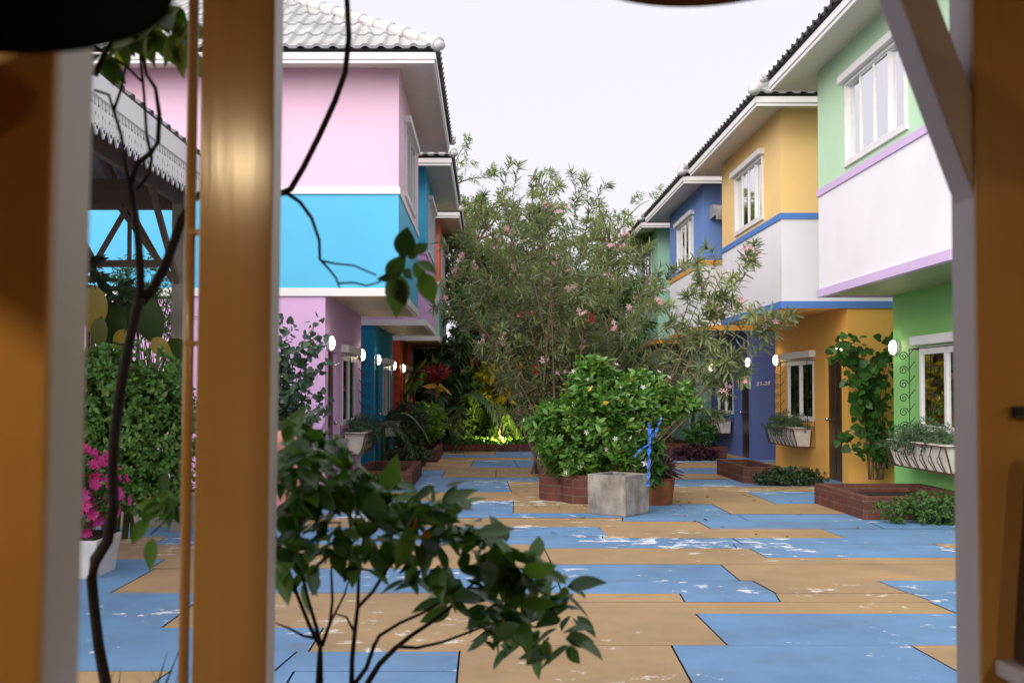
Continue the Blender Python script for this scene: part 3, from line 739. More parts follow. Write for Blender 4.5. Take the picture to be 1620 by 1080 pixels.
brick_planter(-1.95, -1.02, 20.6, 23.2, .25, 'low red brick planter before the teal house')
t = thing('brick_kerb', (0, yend + .06, 0), 'low brick kerb across the far end of the courtyard', 'kerb'); m = MB(); m.box(-1.05, 4.2, yend, yend + .12, -.01, .17); m.build('course', M_brick, t, bevel=.006)
# clipped low shrubs in front of the planters
def low_shrub(cx, cy, rx, ry, h, label, mat, n=420, ls=.05, w_=.5):
    return twig_bush('low_shrub', (cx, cy, 0), label, 'shrub', 'low shrubs beside the brick planters', [(cx, cy, h * .42)], [(rx, ry, h * .6)], n, 8, ls, T_simple(w_), mat, 8, .006, seed=5, gap=.08, up=.6, shell=.25, stem_mat=M_stemd)
low_shrub(5.05, 11.05, .80, .27, .36, 'clipped green shrub in front of the planter at the green house', L_mid, 620, .045)
low_shrub(4.72, 15.55, .62, .24, .30, 'dark clipped shrub in front of the planter at the yellow house', L_dark, 560, .045)
low_shrub(4.42, 21.2, .55, .25, .34, 'purple leaved shrub in front of the planter at the blue house', L_purp, 420, .06)
low_shrub(-1.62, 14.85, .46, .25, .25, 'clipped green shrub in front of the empty planter at the pink house', L_mid, 420, .045)
low_shrub(-1.55, 19.6, .50, .55, .42, 'blackish leaved shrub in front of the planter at the teal house', L_dark, 420, .06)
twig_bush('shrub', (-1.7, 21.6, .2), 'dark loose shrub growing in the planter at the teal house', 'shrub', None, [(-1.7, 21.6, .75)], [(.5, .8, .6)], 320, 9, .09, T_simple(.3), L_dark, 8, .01, seed=8)
twig_bush('shrub', (-1.35, 22.6, .2), 'variegated pale green shrub at the far end of the teal planter', 'shrub', None, [(-1.4, 22.6, .75)], [(.55, .5, .5)], 330, 9, .10, T_simple(.35), L_lime, 8, .01, flower=(F_white, 18, .07, 'blossom'), seed=9)
twig_bush('shrub', (4.75, 21.75, .2), 'pale green shrub in the planter at the blue house', 'shrub', None, [(4.75, 22.0, .5)], [(.40, .5, .32)], 200, 8, .08, T_oval(.5), L_vine, 6, .008, seed=10)
twig_bush('shrub', (4.3, 26.0, 0), 'thin leaved grey green shrub before the sage house', 'shrub', None, [(4.5, 25.4, 1.5), (4.2, 26, .6)], [(.55, .6, 1.5), (.5, .6, .6)], 420, 9, .12, T_simple(.16), L_olea, 8, .012, seed=12)
# palm by the teal house
def fan_palm(loc, n, ln, label, mat, trunk=.6, lw=.05, lift=.9, name='palm', grp=None, nl=26, droop=.9):
    t = thing(name, loc, label, 'palm', grp); Ps = []; Ds = []; Us = []; m = MB(); top = np.array(loc) + np.array([0, 0, trunk])
    if trunk > .1: m.tube([loc, tuple(top)], [.05, .04], 8)
    for i in range(n):
        a = 2 * math.pi * (i + rng.random() * .6) / n; d = np.array([math.cos(a), math.sin(a), 0]); L_ = ln * rng.uniform(.8, 1.15); li = lift * rng.uniform(.4, 1.2)
        q = bez(top, top + d * L_ * .45 + np.array([0, 0, L_ * li * .8]), top + d * L_ + np.array([0, 0, L_ * (li * .7 - droop)]), nl)
        m.tube(q[::3], np.linspace(.012, .003, len(q[::3])), 5)
        for k in range(3, nl):
            tg = q[k] - q[k - 1]; tg /= np.linalg.norm(tg); sd = np.cross(tg, [0, 0, 1]); sd /= np.linalg.norm(sd) + 1e-9
            for sg in (-1, 1):
                Ps.append(q[k]); Ds.append(sd * sg + tg * .8 + np.array([0, 0, -.35])); Us.append([0, 0, 1])
    leaves('fronds', mat, t, Ps, Ds, np.full(len(Ps), ln * .30) * rng.uniform(.8, 1.1, len(Ps)), T_blade(lw * 2.2), None, Us, .15)
    m.build('stems', M_stemg, t, True); return t
fan_palm((-1.95, 18.75, 0), 8, .72, 'small feather palm in front of the teal house', L_dark, .75, .05)

# ---------------------------------------------------------------- central group: lobed brick planter, concrete tub, rusty pot, gardenia
GX, GY = 1.62, 13.75
t = thing('lobed_planter', (GX, GY, 0), 'scalloped red brick planter under the gardenia bush', 'planter'); m = MB()
lob = lambda a: .86 + .14 * abs(math.sin(a * 4 + .4)) ** .7
m.lathe((GX, GY, 0), [(.93, -.01), (.93, .37), (.80, .37), (.80, .27)], 96, 0, lob); m.build('wall', M_brick, t)
m = MB(); m.lathe((GX, GY, 0), [(.80, .30), (.02, .31)], 96, 0, lob); m.build('soil', M_soil, t)
def octo_tub():
    cx, cy = 1.575, 11.93; t = thing('concrete_tub', (cx, cy, 0), 'weathered grey concrete tub before the gardenia bush', 'planter'); m = MB(); n = 4
    s = N("weathered_concrete"); v = s.obj(); c = s.ramp(s.noise(3.0, 8, v, .65).outputs[0], [(.3, (.16, .14, .12, 1)), (.55, (.33, .30, .26, 1)), (.8, (.42, .39, .34, 1))])
    st = s.ramp(s.noise(2.2, 8, s.obj((3, 3, 1.0)), .7).outputs[0], [(.52, (0, 0, 0, 1)), (.72, (.85, .85, .85, 1))])
    p = s.bsdf(s.mix(st, c, (.06, .055, .048, 1)), .9, .2); s.bump(s.noise(30, 6, v).outputs[0], p, .4, .01)
    pr = [(.345, -.01), (.365, .02), (.375, .30), (.37, .475), (.29, .475), (.29, .36)]
    off = R(-90 + 5); i0 = []
    for r, z in pr: i0.append([(cx + r * math.cos(off + 2 * math.pi * j / n), cy + r * math.sin(off + 2 * math.pi * j / n), z) for j in range(n)])
    for a, b in zip(i0, i0[1:]):
        for j in range(n): m.face([a[j], a[(j + 1) % n], b[(j + 1) % n], b[j]])
    m.build('tub', s.m, t, bevel=.022); m = MB(); m.face([(x, y, .40) for x, y, z in i0[-1]]); m.build('soil', M_soil, t)
octo_tub()
t = thing('rusty_pot', (2.27, 13.05, 0), 'rust brown tapered pot right of the concrete tub', 'planter'); m = MB()
m.lathe((2.17, 13.02, 0), [(.24, -.01), (.27, .22), (.285, .34), (.25, .34), (.24, .27), (.02, .27)], 28); m.build('pot', plain("rust_brown_clay", (.22, .075, .03, 1), .7, .25, .3, 6), t, True)
twig_bush('gardenia_bush', (GX, GY, .3), 'leafy green gardenia bush with white blossoms in the scalloped brick planter', 'bush', None,
          [(GX - .12, 13.3, 1.20), (GX - .62, 13.2, .95), (GX + .45, 13.4, 1.33), (GX - .45, 13.2, .60), (GX + .05, 13.15, .68), (GX + 1.0, 13.5, 1.36), (GX - .2, 13.3, 1.72), (GX - .85, 13.2, 1.05)],
          [(.62, .55, .58), (.42, .42, .45), (.55, .5, .42), (.48, .42, .30), (.42, .35, .30), (.34, .3, .24), (.3, .3, .25), (.3, .25, .2)], 1700, 9, .115, T_oval(.42), L_gard, 12, .016,
          flower=(F_white, 60, .07, 'blossom'), yellow=.02, seed=4, gap=.28, up=.75, shell=.25, wh=.8)
twig_bush('leafy_plant', (1.98, 12.25, .4), 'bright green plant leaning out between the concrete tub and the rusty pot', 'plant', None, [(2.0, 12.35, .72), (2.06, 12.4, .45)], [(.2, .22, .24), (.16, .18, .2)], 75, 8, .14, T_oval(.3), L_vine, 6, .008, flower=(F_white, 7, .11, 'blossom'), seed=6, up=.3, droop=.35)
twig_bush('spiky_plant', (2.2, 13.0, .3), 'purple spiky plant in the rusty pot', 'plant', None, [(2.25, 12.95, .50)], [(.2, .2, .16)], 40, 9, .22, T_blade(.12), L_purp, 3, .01, seed=7, up=.5)
pB = lambda x, y: tuple(P(x, y, 11.75))
t = thing('blue_ribbon', pB(1027, 765), 'bright blue tape wound on sticks above the concrete tub', 'ribbon'); m = MB()
mblue = plain("blue_plastic_tape", (.02, .16, .68, 1), .4, .5, .15)
q = random.Random(12)
def tape(pts, w0):
    P3 = [Vector(pB(x, y)) for x, y in pts]; path = [Vector(v) for a_, b_ in zip(P3, P3[1:]) for v in [a_.lerp(b_, k / 5) for k in range(5)]] + [P3[-1]]; pv = None
    for k, c_ in enumerate(path):
        an = k * .9 + q.uniform(-.4, .4); ww = w0 * q.uniform(.6, 1.2); s_ = Vector((math.cos(an), math.sin(an), q.uniform(-.5, .5))).normalized() * ww
        if pv: m.face([pv[0], pv[1], c_ + s_, c_ - s_])
        pv = (c_ - s_, c_ + s_)
for o_ in (0, 2): tape([(1024 + o_, 768), (1027 - o_, 742), (1026 + o_, 715), (1028, 690), (1026, 668)], .021)
tape([(1026, 703), (1014, 710), (1004, 722)], .018); tape([(1035, 690), (1041, 674), (1046, 661)], .024); tape([(1027, 672), (1031, 684), (1034, 692)], .018)
m.build('tape', mblue, t); m = MB(); m.tube([pB(1036, 688), pB(1047, 662), pB(1056, 664)], .006, 5); m.tube([pB(1027, 764), pB(1027, 668)], .006, 5); m.build('stick', M_stem, t)

# ---------------------------------------------------------------- climbing vine on the yellow house
vt = thing('climbing_vine', (5.6, 15.2, 0), 'heart leaved climbing vine beside the door of the yellow house', 'climber'); m = MB(); Ps = []; Ds = []; q = random.Random(5)
for k in range(19):
    x0 = 6.02 + q.uniform(-.12, .12); y0 = 15.45; pts = []; x = x0; z = 0
    tx = q.uniform(5.32, 6.55); tz = q.uniform(.7, 2.35) if k > 3 else q.uniform(2.0, 2.5)
    b = bez((x0, y0, .1), (x0 + q.uniform(-.1, .1), y0 - .1, tz * .7), (tx, y0 - q.uniform(.0, .4), tz), 16); m.tube(b, np.linspace(.011, .003, 16), 5)
    for j in range(5, 16):
        for r_ in range(3 if j > 8 else 2):
            a = sph(1)[0]; a[1] -= .45; a[2] -= .25; Ps.append(b[j] + sph(1)[0] * .11); Ds.append(a)
leaves('foliage', L_vine, vt, Ps, Ds, rng.uniform(.08, .155, len(Ps)), T_heart(.95), None, np.tile([0, -1.0, .5], (len(Ps), 1)), .35); m.build('stems', M_stem, vt, True)

# ---------------------------------------------------------------- ivy shrub before the pink house
def leafy_runs(name, loc, label, cat, paths, lsize, tmpl, mat, per=3, r0=.008, spread=.07, mstem=None, upv=(0, -.6, .6), drop=.3):
    t = thing(name, loc, label, cat); m = MB(); Ps = []; Ds = []
    for pth in paths:
        m.tube(pth, np.linspace(r0, r0 * .3, len(pth)), 5)
        for j in range(2, len(pth)):
            for k in range(per): a = sph(1)[0]; a[2] -= drop; Ps.append(np.array(pth[j]) + sph(1)[0] * spread * rng.random()); Ds.append(a)
    leaves('foliage', mat, t, Ps, Ds, lsize * rng.uniform(.6, 1.15, len(Ps)), tmpl, None, np.tile(upv, (len(Ps), 1)), .5); m.build('stems', mstem or M_stemd, t, True); return t
q = random.Random(8); paths = []
for (x, y) in [(448, 500), (460, 515), (452, 540), (470, 560), (512, 505), (515, 530), (520, 575), (500, 585), (490, 600), (460, 590), (445, 620), (475, 610), (505, 620), (455, 650), (500, 655), (470, 640), (440, 560), (515, 640), (482, 545), (500, 545), (448, 580), (462, 625)]:
    e = P(x + q.uniform(-4, 4), y, 12.9 + q.uniform(-.35, .3)); b = (-2.75 + q.uniform(-.15, .15), 12.9, .15)
    paths.append(bez(b, ((b[0] + e.x) / 2 - .1, 12.9, e.z * .85), tuple(e), 15))
leafy_runs('ivy_shrub', (-2.75, 12.9, 0), 'loose small leaved ivy shrub against the pink house front', 'shrub', paths, .095, T_heart(.9), L_ivy, 4, .008, .12)
m = MB(); pc = P(462, 690, 12.55); m.sphere((pc.x, pc.y, pc.z - .06), .24, 18, sz=.9); t = thing('salmon_jar', (pc.x, pc.y, 0), 'salmon pink round jar behind the dark shrub at the pink house', 'jar'); m.lathe((pc.x, pc.y, 0), [(.2, 0), (.26, .3), (.2, .7)], 18); m.build('body', plain("salmon_clay", (.72, .30, .24, 1), .6, .3), t, True)
# ================================================================ oleander
def wand_tree(name, loc, label, cat, targets, base_r, lsize, tmpl, mat, sub=9, per=5, stemr=.025, leaf_from=.45, subl=.8, mst=None, droop=.1, flower=None, seed=1, tip=12, grp=None, wh=1.0, tl=.5, bend=.35):
    """slender stems fanning from one base, side shoots, leaves in whorls along the shoots and dense tufts at their tips"""
    t = thing(name, loc, label, cat, grp); m = MB(); Ps = []; Ds = []; Ts = []; tips = []; base = np.array(loc, float)
    for tg in targets:
        tg = np.array(tg, float); b = base + np.array([rng.normal(0, base_r), rng.normal(0, base_r), 0]); h = tg - b
        mid = b + h * .5; mid[:2] = b[:2] + h[:2] * bend; mid[2] = b[2] + h[2] * .58
        c = bez(b, mid, tg, 14); m.tube(c, np.linspace(stemr * rng.uniform(.7, 1.2), stemr * .25, 14), 6)
        shoots = [c[int(14 * leaf_from):]]
        for k in range(sub):
            j = rng.integers(int(14 * leaf_from) - 1, 14); s = c[j]; dr = c[j] - c[j - 1]; dr /= np.linalg.norm(dr) + 1e-9
            d = dr * .8 + sph(1)[0] * .8 + np.array([0, 0, .25]); d /= np.linalg.norm(d); l_ = subl * rng.uniform(.4, 1.1)
            e = s + d * l_; e[2] -= droop * l_; sh = bez(s, s + d * l_ * .5 + np.array([0, 0, .1 * l_]), e, 8); m.tube(sh, np.linspace(stemr * .35, stemr * .12, 8), 4); shoots.append(sh)
        for sh in shoots:
            tone = rng.normal(tl, .2)
            tips.append(sh[-1])
            for j in range(1, len(sh)):
                dr = sh[j] - sh[j - 1]; nn = np.linalg.norm(dr); dr = dr / (nn + 1e-9); k_ = per if j < len(sh) - 2 else tip
                ax = sph(k_); ax -= dr * (ax @ dr)[:, None]; ax /= np.linalg.norm(ax, axis=1, keepdims=True) + 1e-9
                D = dr * rng.uniform(.2, 1.1, (k_, 1)) + ax * wh; D[:, 2] -= droop
                Ps.append(sh[j] - dr * nn * rng.random((k_, 1))); Ds.append(D); Ts.append(np.clip(tone + rng.normal(0, .15, k_), 0, 1))
    Ps, Ds, Ts = np.concatenate(Ps), np.concatenate(Ds), np.concatenate(Ts)
    leaves('foliage', mat, t, Ps, Ds, lsize * rng.uniform(.65, 1.15, len(Ps)), tmpl, Ts)
    m.build('stems', mst or M_stem, t, True)
    if flower:
        tips = np.array(tips)
        for fm, n_, sz, nm, cl in flower:
            i = rng.choice(len(tips), n_, replace=False); c = np.repeat(tips[i], cl, 0) + rng.normal(0, sz * .5, (n_ * cl, 3)) + np.array([0, -.08, .04])
            leaves(nm, fm, t, c, sph(n_ * cl) * .5 + np.array([0, -.8, .3]), sz * rng.uniform(.8, 1.2, n_ * cl), T_flower(5))
    return t
OY = 17.0; tg = []; q = random.Random(21)
for (x, y) in [(735, 360), (760, 340), (790, 305), (815, 320), (840, 330), (870, 318), (905, 315), (930, 345), (960, 390), (990, 380), (1020, 400), (1045, 425), (1080, 430), (720, 410), (745, 430), (770, 400), (800, 380), (830, 390), (860, 380), (895, 380), (925, 410), (955, 440), (985, 450), (1015, 460), (1050, 480), (1085, 490), (715, 470), (735, 500), (765, 470), (800, 450), (840, 450), (880, 440), (915, 460), (950, 490), (990, 500), (1020, 520), (785, 520), (825, 500), (865, 500), (905, 510), (945, 540), (1030, 560), (1060, 540), (700, 470), (712, 455), (780, 430), (810, 420), (870, 410), (940, 430)]:
    tg.append(tuple(P(x + q.uniform(-8, 8), y + q.uniform(-8, 6), OY + q.uniform(-1.4, 1.6))))
bx = P(875, 640, OY)
wand_tree('oleander', (bx.x, OY, .05), 'large grey green oleander with pink flower clusters in mid courtyard', 'shrub', tg, .16, .17, T_blade(.14), L_olea, 8, 5, .022, .33, .72,
          flower=[(F_pink, 62, .10, 'blossom', 4), (F_red, 4, .13, 'red_blossom', 4)], seed=2, droop=.12)
tg = []
for (x, y, dy) in [(1180, 420, -.6), (1150, 430, -.2), (1190, 410, -.4), (1130, 410, .4), (1165, 470, -.6), (1205, 480, -1.0), (1240, 500, -1.2), (1235, 525, -1.2), (1190, 545, -1.0), (1160, 515, -.6), (1110, 440, 0), (1125, 480, -.3), (1215, 500, -1.3), (1100, 520, 0)]:
    tg.append(tuple(P(x + q.uniform(-6, 6), y, OY - 1.2 + dy)))
bx = P(985, 660, OY - 1)
wand_tree('oleander', (bx.x, OY - 1.0, .05), 'loose arching oleander reaching towards the yellow house', 'shrub', tg, .1, .19, T_blade(.15), L_olea, 4, 4, .013, .55, .5, flower=[(F_pink, 7, .10, 'blossom', 4)], seed=3, droop=.3, tip=16, bend=.55)

# ---------------------------------------------------------------- feathery trees and the planting at the end of the courtyard
def tall_tree(loc, h, cr, label, mat, n, seed, ls=.16, w_=.22, grp='feathery trees beyond the courtyard', tr=.11, name='feathery_tree', stretch=1.0, droop=.5):
    t = thing(name, loc, label, 'tree', grp); r = np.random.default_rng(seed); m = MB(); loc = np.array(loc, float)
    c = [loc, loc + [r.normal(0, .15), 0, h * .35], loc + [r.normal(0, .3), r.normal(0, .2), h * .62], loc + [r.normal(0, .4), 0, h * .9]]
    m.tube(c, [tr, tr * .8, tr * .5, tr * .15], 9); Ps = []; Ds = []; Ts = []
    for i in range(n):
        s = c[1] + (c[3] - c[1]) * r.uniform(.15, 1); d = r.normal(0, 1, 3); d[2] = abs(d[2]) * .8 + .1; d /= np.linalg.norm(d)
        l_ = cr * r.uniform(.5, 1.15); e = s + d * np.array([l_, l_, l_ * stretch]); b = bez(s, s + d * l_ * .5 + np.array([0, 0, .2 * l_]), e - np.array([0, 0, .15 * l_]), 9); m.tube(b, np.linspace(tr * .3, tr * .06, 9), 5)
        for k in range(7):
            s2 = b[r.integers(3, 9)]; d2 = d * .6 + r.normal(0, .7, 3) + np.array([0, 0, .2]); d2 /= np.linalg.norm(d2); l2 = l_ * r.uniform(.2, .42)
            e2 = s2 + d2 * l2 - np.array([0, 0, droop * l2]); b2 = bez(s2, s2 + d2 * l2 * .6, e2, 8); tone = r.normal(.5, .22)
            for j in range(1, 8):
                tg_ = b2[j] - b2[j - 1]; tg_ /= np.linalg.norm(tg_) + 1e-9
                for g in range(4):
                    a = r.normal(0, 1, 3); a -= tg_ * (a @ tg_); Ps.append(b2[j] + r.normal(0, .03, 3)); Ds.append(tg_ * .6 + a / (np.linalg.norm(a) + 1e-9) - np.array([0, 0, .3])); Ts.append(tone + r.normal(0, .12))
    leaves('crown', mat, t, Ps, Ds, ls * rng.uniform(.6, 1.2, len(Ps)), T_simple(w_), Ts); m.build('trunk', M_stem, t, True); return t
tall_tree((-.85, 31, 0), 8.9, 2.0, 'tall feathery pale tree beside the coral house roof', L_feath, 56, 1, .2)
tall_tree((.6, 29, 0), 6.6, 2.0, 'feathery tree behind the left half of the oleander', L_feath, 50, 2, .18)
tall_tree((1.8, 30, 0), 7.2, 1.9, 'tallest feathery tree, behind the middle of the oleander', L_feath, 54, 3, .19)
tall_tree((3.3, 28.5, 0), 6.5, 1.9, 'feathery light green tree behind the right half of the oleander', L_feath, 54, 4, .18)
tall_tree((-.1, 27, 0), 4.3, 1.6, 'dense mid green tree low behind the oleander', L_mid, 30, 5, .2, .3, None, .1, 'garden_tree', .9)
tall_tree((1.7, 26.5, 0), 4.4, 1.7, 'olive green tree behind the stems of the oleander', L_olea, 32, 6, .2, .25, None, .1, 'garden_tree', .9)
tall_tree((3.1, 24.5, 0), 4.0, 1.4, 'dense dark green tree before the sage house', L_mid, 30, 7, .18, .3, None, .1, 'garden_tree', .9)
# understorey
M_gwall = paint("garden_wall_grey", (.30, .30, .27, 1), .8, .5)
t = thing('garden_wall', (0, 33.2, 0), 'grey rendered boundary wall behind the garden', 'wall'); m = MB(); m.box(-9, 9, 33.1, 33.3, -.02, 3.0); m.box(-9, 9, 33.05, 33.35, 3.0, 3.1); m.build('wall', M_gwall, t)
fan_palm((-.25, 27.5, .5), 13, 2.0, 'green palm with long fronds behind the oleander', L_mid, 1.7, .05, .9)
fan_palm((-.9, 25.2, 0), 9, 1.5, 'dark palm beside the coral house', L_dark, .9, .06, .9)
def understorey(cx, cy, cz, rx, ry, rz, n, ls, tm, mat, label, name='garden_shrub', seed=1, flower=None, up=.3, per=8):
    return twig_bush(name, (cx, cy, .05), label, 'shrub', 'shrubs in the bed at the end of the courtyard', [(cx, cy, cz)], [(rx, ry, rz)], n, per, ls, tm, mat, 8, .012, seed=seed, gap=.15, up=up, shell=.15, flower=flower, stem_mat=M_stemd)
understorey(-.2, 27.0, 1.15, .95, .7, 1.1, 300, .17, T_oval(.45), L_mid, 'green leaved shrub at the left of the far bed', seed=1)
understorey(.6, 26.6, 1.0, .8, .6, 1.0, 240, .16, T_oval(.45), L_mid, 'mid green shrub at the middle of the far bed', seed=2)
understorey(.35, 25.0, 1.75, .55, .4, .55, 46, .34, T_oval(.32), L_crot, 'yellow leaved croton lit from below in the far bed', 'croton', seed=3, per=7)
understorey(1.4, 25.2, 1.9, .7, .5, .9, 70, .24, T_oval(.32), L_crot, 'yellow speckled croton behind the oleander stems', 'croton', seed=4, per=7)
understorey(2.3, 24.8, 1.4, .8, .6, 1.3, 260, .17, T_oval(.42), L_mid, 'green broad leaved shrub behind the gardenia bush', seed=5)
understorey(1.5, 25.0, .75, .7, .5, .6, 240, .10, T_simple(.4), L_dark, 'small leaved dark shrub at the right of the far bed', seed=6)
understorey(3.4, 26.5, 1.6, .9, .8, 1.6, 330, .18, T_oval(.4), L_mid, 'tall green shrub before the sage house', seed=7)
understorey(-.95, 25.6, 1.5, .5, .5, 1.5, 120, .3, T_oval(.45), L_dark, 'large leaved dark plant at the corner of the coral house', seed=8)
understorey(.2, 29.5, 1.8, 2.4, .9, 1.8, 620, .2, T_oval(.42), L_mid, 'long green shrub mass before the boundary wall', seed=9)
understorey(3.0, 30.0, 1.8, 2.4, .9, 1.8, 560, .2, T_oval(.42), L_mid, 'broad green shrub mass right of centre before the boundary wall', seed=10)
understorey(-2.2, 31.3, 1.9, 1.0, .7, 1.9, 380, .26, T_oval(.42), L_dark, 'tall dark shrub beyond the coral house', seed=11)
rt = thing('cordyline', (-1.1, 24.4, 0), 'red leaved cordyline on a thin stem near the coral house', 'plant'); pc = P(686, 590, 24.4); m = MB(); m.tube([(-1.1, 24.4, 0), (-1.2, 24.4, 1.0), (pc.x, 24.4, pc.z - .1)], [.03, .022, .02], 6); m.build('stem', M_stem, rt, True)
d = sph(46); d[:, 2] = np.abs(d[:, 2]) * 1.2 + .1; leaves('foliage', L_red, rt, np.tile([pc.x, 24.4, pc.z - .15], (46, 1)) + rng.normal(0, .05, (46, 3)), d, rng.uniform(.3, .55, 46), T_blade(.16))
d = sph(9); d[:, 2] = d[:, 2] * .3 - .1; leaves('yellowed_leaves', L_yel, rt, np.tile([pc.x + .12, 24.35, pc.z - .32], (9, 1)), d, .42, T_oval(.3))
# ground cover lit by a garden spot
n = 5200; px_ = np.stack([rng.uniform(-1.0, 4.0, n), rng.uniform(yend + .18, 26.5, n), np.full(n, .08) + rng.random(n) * .16], 1); dd = sph(n); dd[:, 2] = np.abs(dd[:, 2]) * .7 + .2
o = leaves('ground_cover', L_cover, None, px_, dd, rng.uniform(.07, .14, n), T_simple(.6)); tag(o, kind='stuff')
def spot(loc, label, energy, aim, col=(1, .80, .22)):
    t = thing('garden_spotlight', loc, label, 'garden light', 'garden spotlights in the far bed'); m = MB(); l = Vector(loc); a = (Vector(aim) - l).normalized()
    m.tube([l, l + Vector((0, 0, .13))], .012, 6); m.tube([l + Vector((0, 0, .13)) - a * .05, l + Vector((0, 0, .13)) + a * .07], [.035, .05], 12); m.build('body', M_iron, t)
    ld = bpy.data.lights.new('spot_glow', 'SPOT'); ld.energy = energy; ld.color = col; ld.spot_size = R(110); ld.spot_blend = .8; ld.shadow_soft_size = .05
    lo = bpy.data.objects.new('spot_glow', ld); COL.objects.link(lo); lo.parent = t; lo.location = Vector((0, 0, .13)) + a * .09; lo.rotation_euler = a.to_track_quat('-Z', 'Y').to_euler()
px_ = P(798, 700, yend + .3)
spot((px_.x, yend + .22, .26), 'small spotlight lighting the ground cover by the far brick kerb', 240, (px_.x - .25, yend + 1.5, .14))
spot((.0, 24.2, .1), 'small spotlight under the yellow croton', 40, (.4, 25.2, 2.0))
spot((1.6, 24.3, .1), 'small spotlight behind the gardenia bush', 50, (1.5, 25.4, 2.2))

# ================================================================ pavilion at the left
M_rafter = wood("old_timber", (.16, .115, .085, 1), .75, .2, .3, 'x'); M_postp = wood("grey_timber_post", (.34, .30, .25, 1), .75, .2, .25); M_lace = paint("lace_white", (.86, .85, .85, 1), .5, .1)
pv = thing('pavilion', (-5, 7, 0), 'open timber pavilion with white fretwork eaves and grey tiled roof', 'pavilion')
EX, EX2, EY0, EY1, EZ = -2.72, -7.4, 4.2, 10.9, 3.6
PITP = R(30); half = (EX - EX2) / 2
m = MB()
roof_slope(m, (EX, EY0, EZ + .06), (0, 1, 0), (-1, 0, 0), EY1 - EY0, half, PITP, 0, 1); roof_slope(m, (EX2, EY0, EZ + .06), (0, 1, 0), (1, 0, 0), EY1 - EY0, half, PITP, 0, 1)
roof_slope(m, (EX2, EY0, EZ + .06), (1, 0, 0), (0, 1, 0), EX - EX2, half, PITP, 0, 1); roof_slope(m, (EX2, EY1, EZ + .06), (1, 0, 0), (0, -1, 0), EX - EX2, half, PITP, 0, 1)
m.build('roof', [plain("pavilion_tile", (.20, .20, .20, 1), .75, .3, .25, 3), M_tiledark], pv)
m = MB()  # fretwork: pierced board with a toothed edge
def fret(p0, d, L_):
    p0, d = Vector(p0), Vector(d); per = .13; n_ = int(L_ / per)
    def bx_(u0, u1, z0, z1, th=.012):
        a = p0 + d * u0; b = p0 + d * u1; nn = Vector((d.y, -d.x, 0)) * th
        m.hexa([a + Vector((0, 0, z0)), b + Vector((0, 0, z0)), b + nn + Vector((0, 0, z0)), a + nn + Vector((0, 0, z0)), a + Vector((0, 0, z1)), b + Vector((0, 0, z1)), b + nn + Vector((0, 0, z1)), a + nn + Vector((0, 0, z1))])
    bx_(0, L_, -.10, .06, .03); bx_(0, L_, -.19, -.165)
    for i in range(n_):
        u = i * per
        for (a, b, z0, z1) in ((0, .022, -.165, -.10), (.042, .060, -.15, -.10), (.060, .085, -.165, -.10), (.105, per, -.14, -.10), (0, .03, -.30, -.19), (.03, .052, -.21, -.19), (.04, .06, -.28, -.235), (.06, .09, -.325, -.19), (.105, per, -.30, -.19), (.09, .105, -.215, -.19), (.09, .105, -.27, -.25)): bx_(u + a, u + b, z0, z1)
        nn = Vector((d.y, -d.x, 0)) * .012; a = p0 + d * (u + .02) + Vector((0, 0, -.298)); b = p0 + d * (u + .115) + Vector((0, 0, -.298)); c = p0 + d * (u + .07) + Vector((0, 0, -.37)); m.face([a, b, c]); m.face([a + nn, c + nn, b + nn])
fret((EX, EY0, EZ), (0, 1, 0), EY1 - EY0); fret((EX2, EY0, EZ), (1, 0, 0), EX - EX2); m.build('fretwork', M_lace, pv)
PX = [-3.24, -7.0]; PY = [4.7, 10.45]
for x in PX:
    for y in PY:
        m = MB(); m.box(x - .06, x + .06, y - .06, y + .06, -.01, EZ - .02); m.build('post', M_postp, pv, bevel=.006)
m = MB(); ZT = 3.02
for y in PY: m.bar((PX[0], y, EZ - .07), (PX[1], y, EZ - .07), .06, .32); m.bar((PX[0], y, ZT - .22), (PX[1], y, ZT - .22), .05, .07)
for x in PX: m.bar((x, PY[0] + .01, EZ - .10), (x, PY[1] - .01, EZ - .10), .06, .15)
m.bar((PX[0], 7.0, EZ - .1), (PX[1], 7.0, EZ - .1), .06, .14)
m.build('beams', M_rafter, pv)
m = MB(); cxp = (EX + EX2) / 2
for y in np.arange(EY0 + .3, EY1, .62):
    zr_ = lambda x: EZ - .03 + (min(EX - x, x - EX2, y - EY0, EY1 - y)) * math.tan(PITP)
    for sx in (EX, EX2):
        lim = min(half, y - EY0, EY1 - y); xi = sx - math.copysign(lim, sx - cxp); m.bar((sx, y, EZ - .03), (xi, y, EZ - .03 + lim * math.tan(PITP)), .045, .09)
for x in np.arange(EX2 + .4, EX, .6):
    lim = min(half, EX - x, x - EX2)
    for y0_, sg in ((EY0, 1), (EY1, -1)): m.bar((x, y0_, EZ - .035), (x, y0_ + sg * lim, EZ - .035 + lim * math.tan(PITP)), .045, .09)
for (x, y) in ((EX, EY0), (EX2, EY0), (EX, EY1), (EX2, EY1)):
    m.bar((x, y, EZ - .06), (cxp + 0, y + math.copysign(half, 7.5 - y), EZ - .06 + half * math.tan(PITP)), .06, .12)
m.build('rafters', M_rafter, pv)
def brace(a, b, w_=.05, h_=.06):
    m = MB(); m.bar(a, b, w_, h_); m.build('brace', M_rafter, pv)
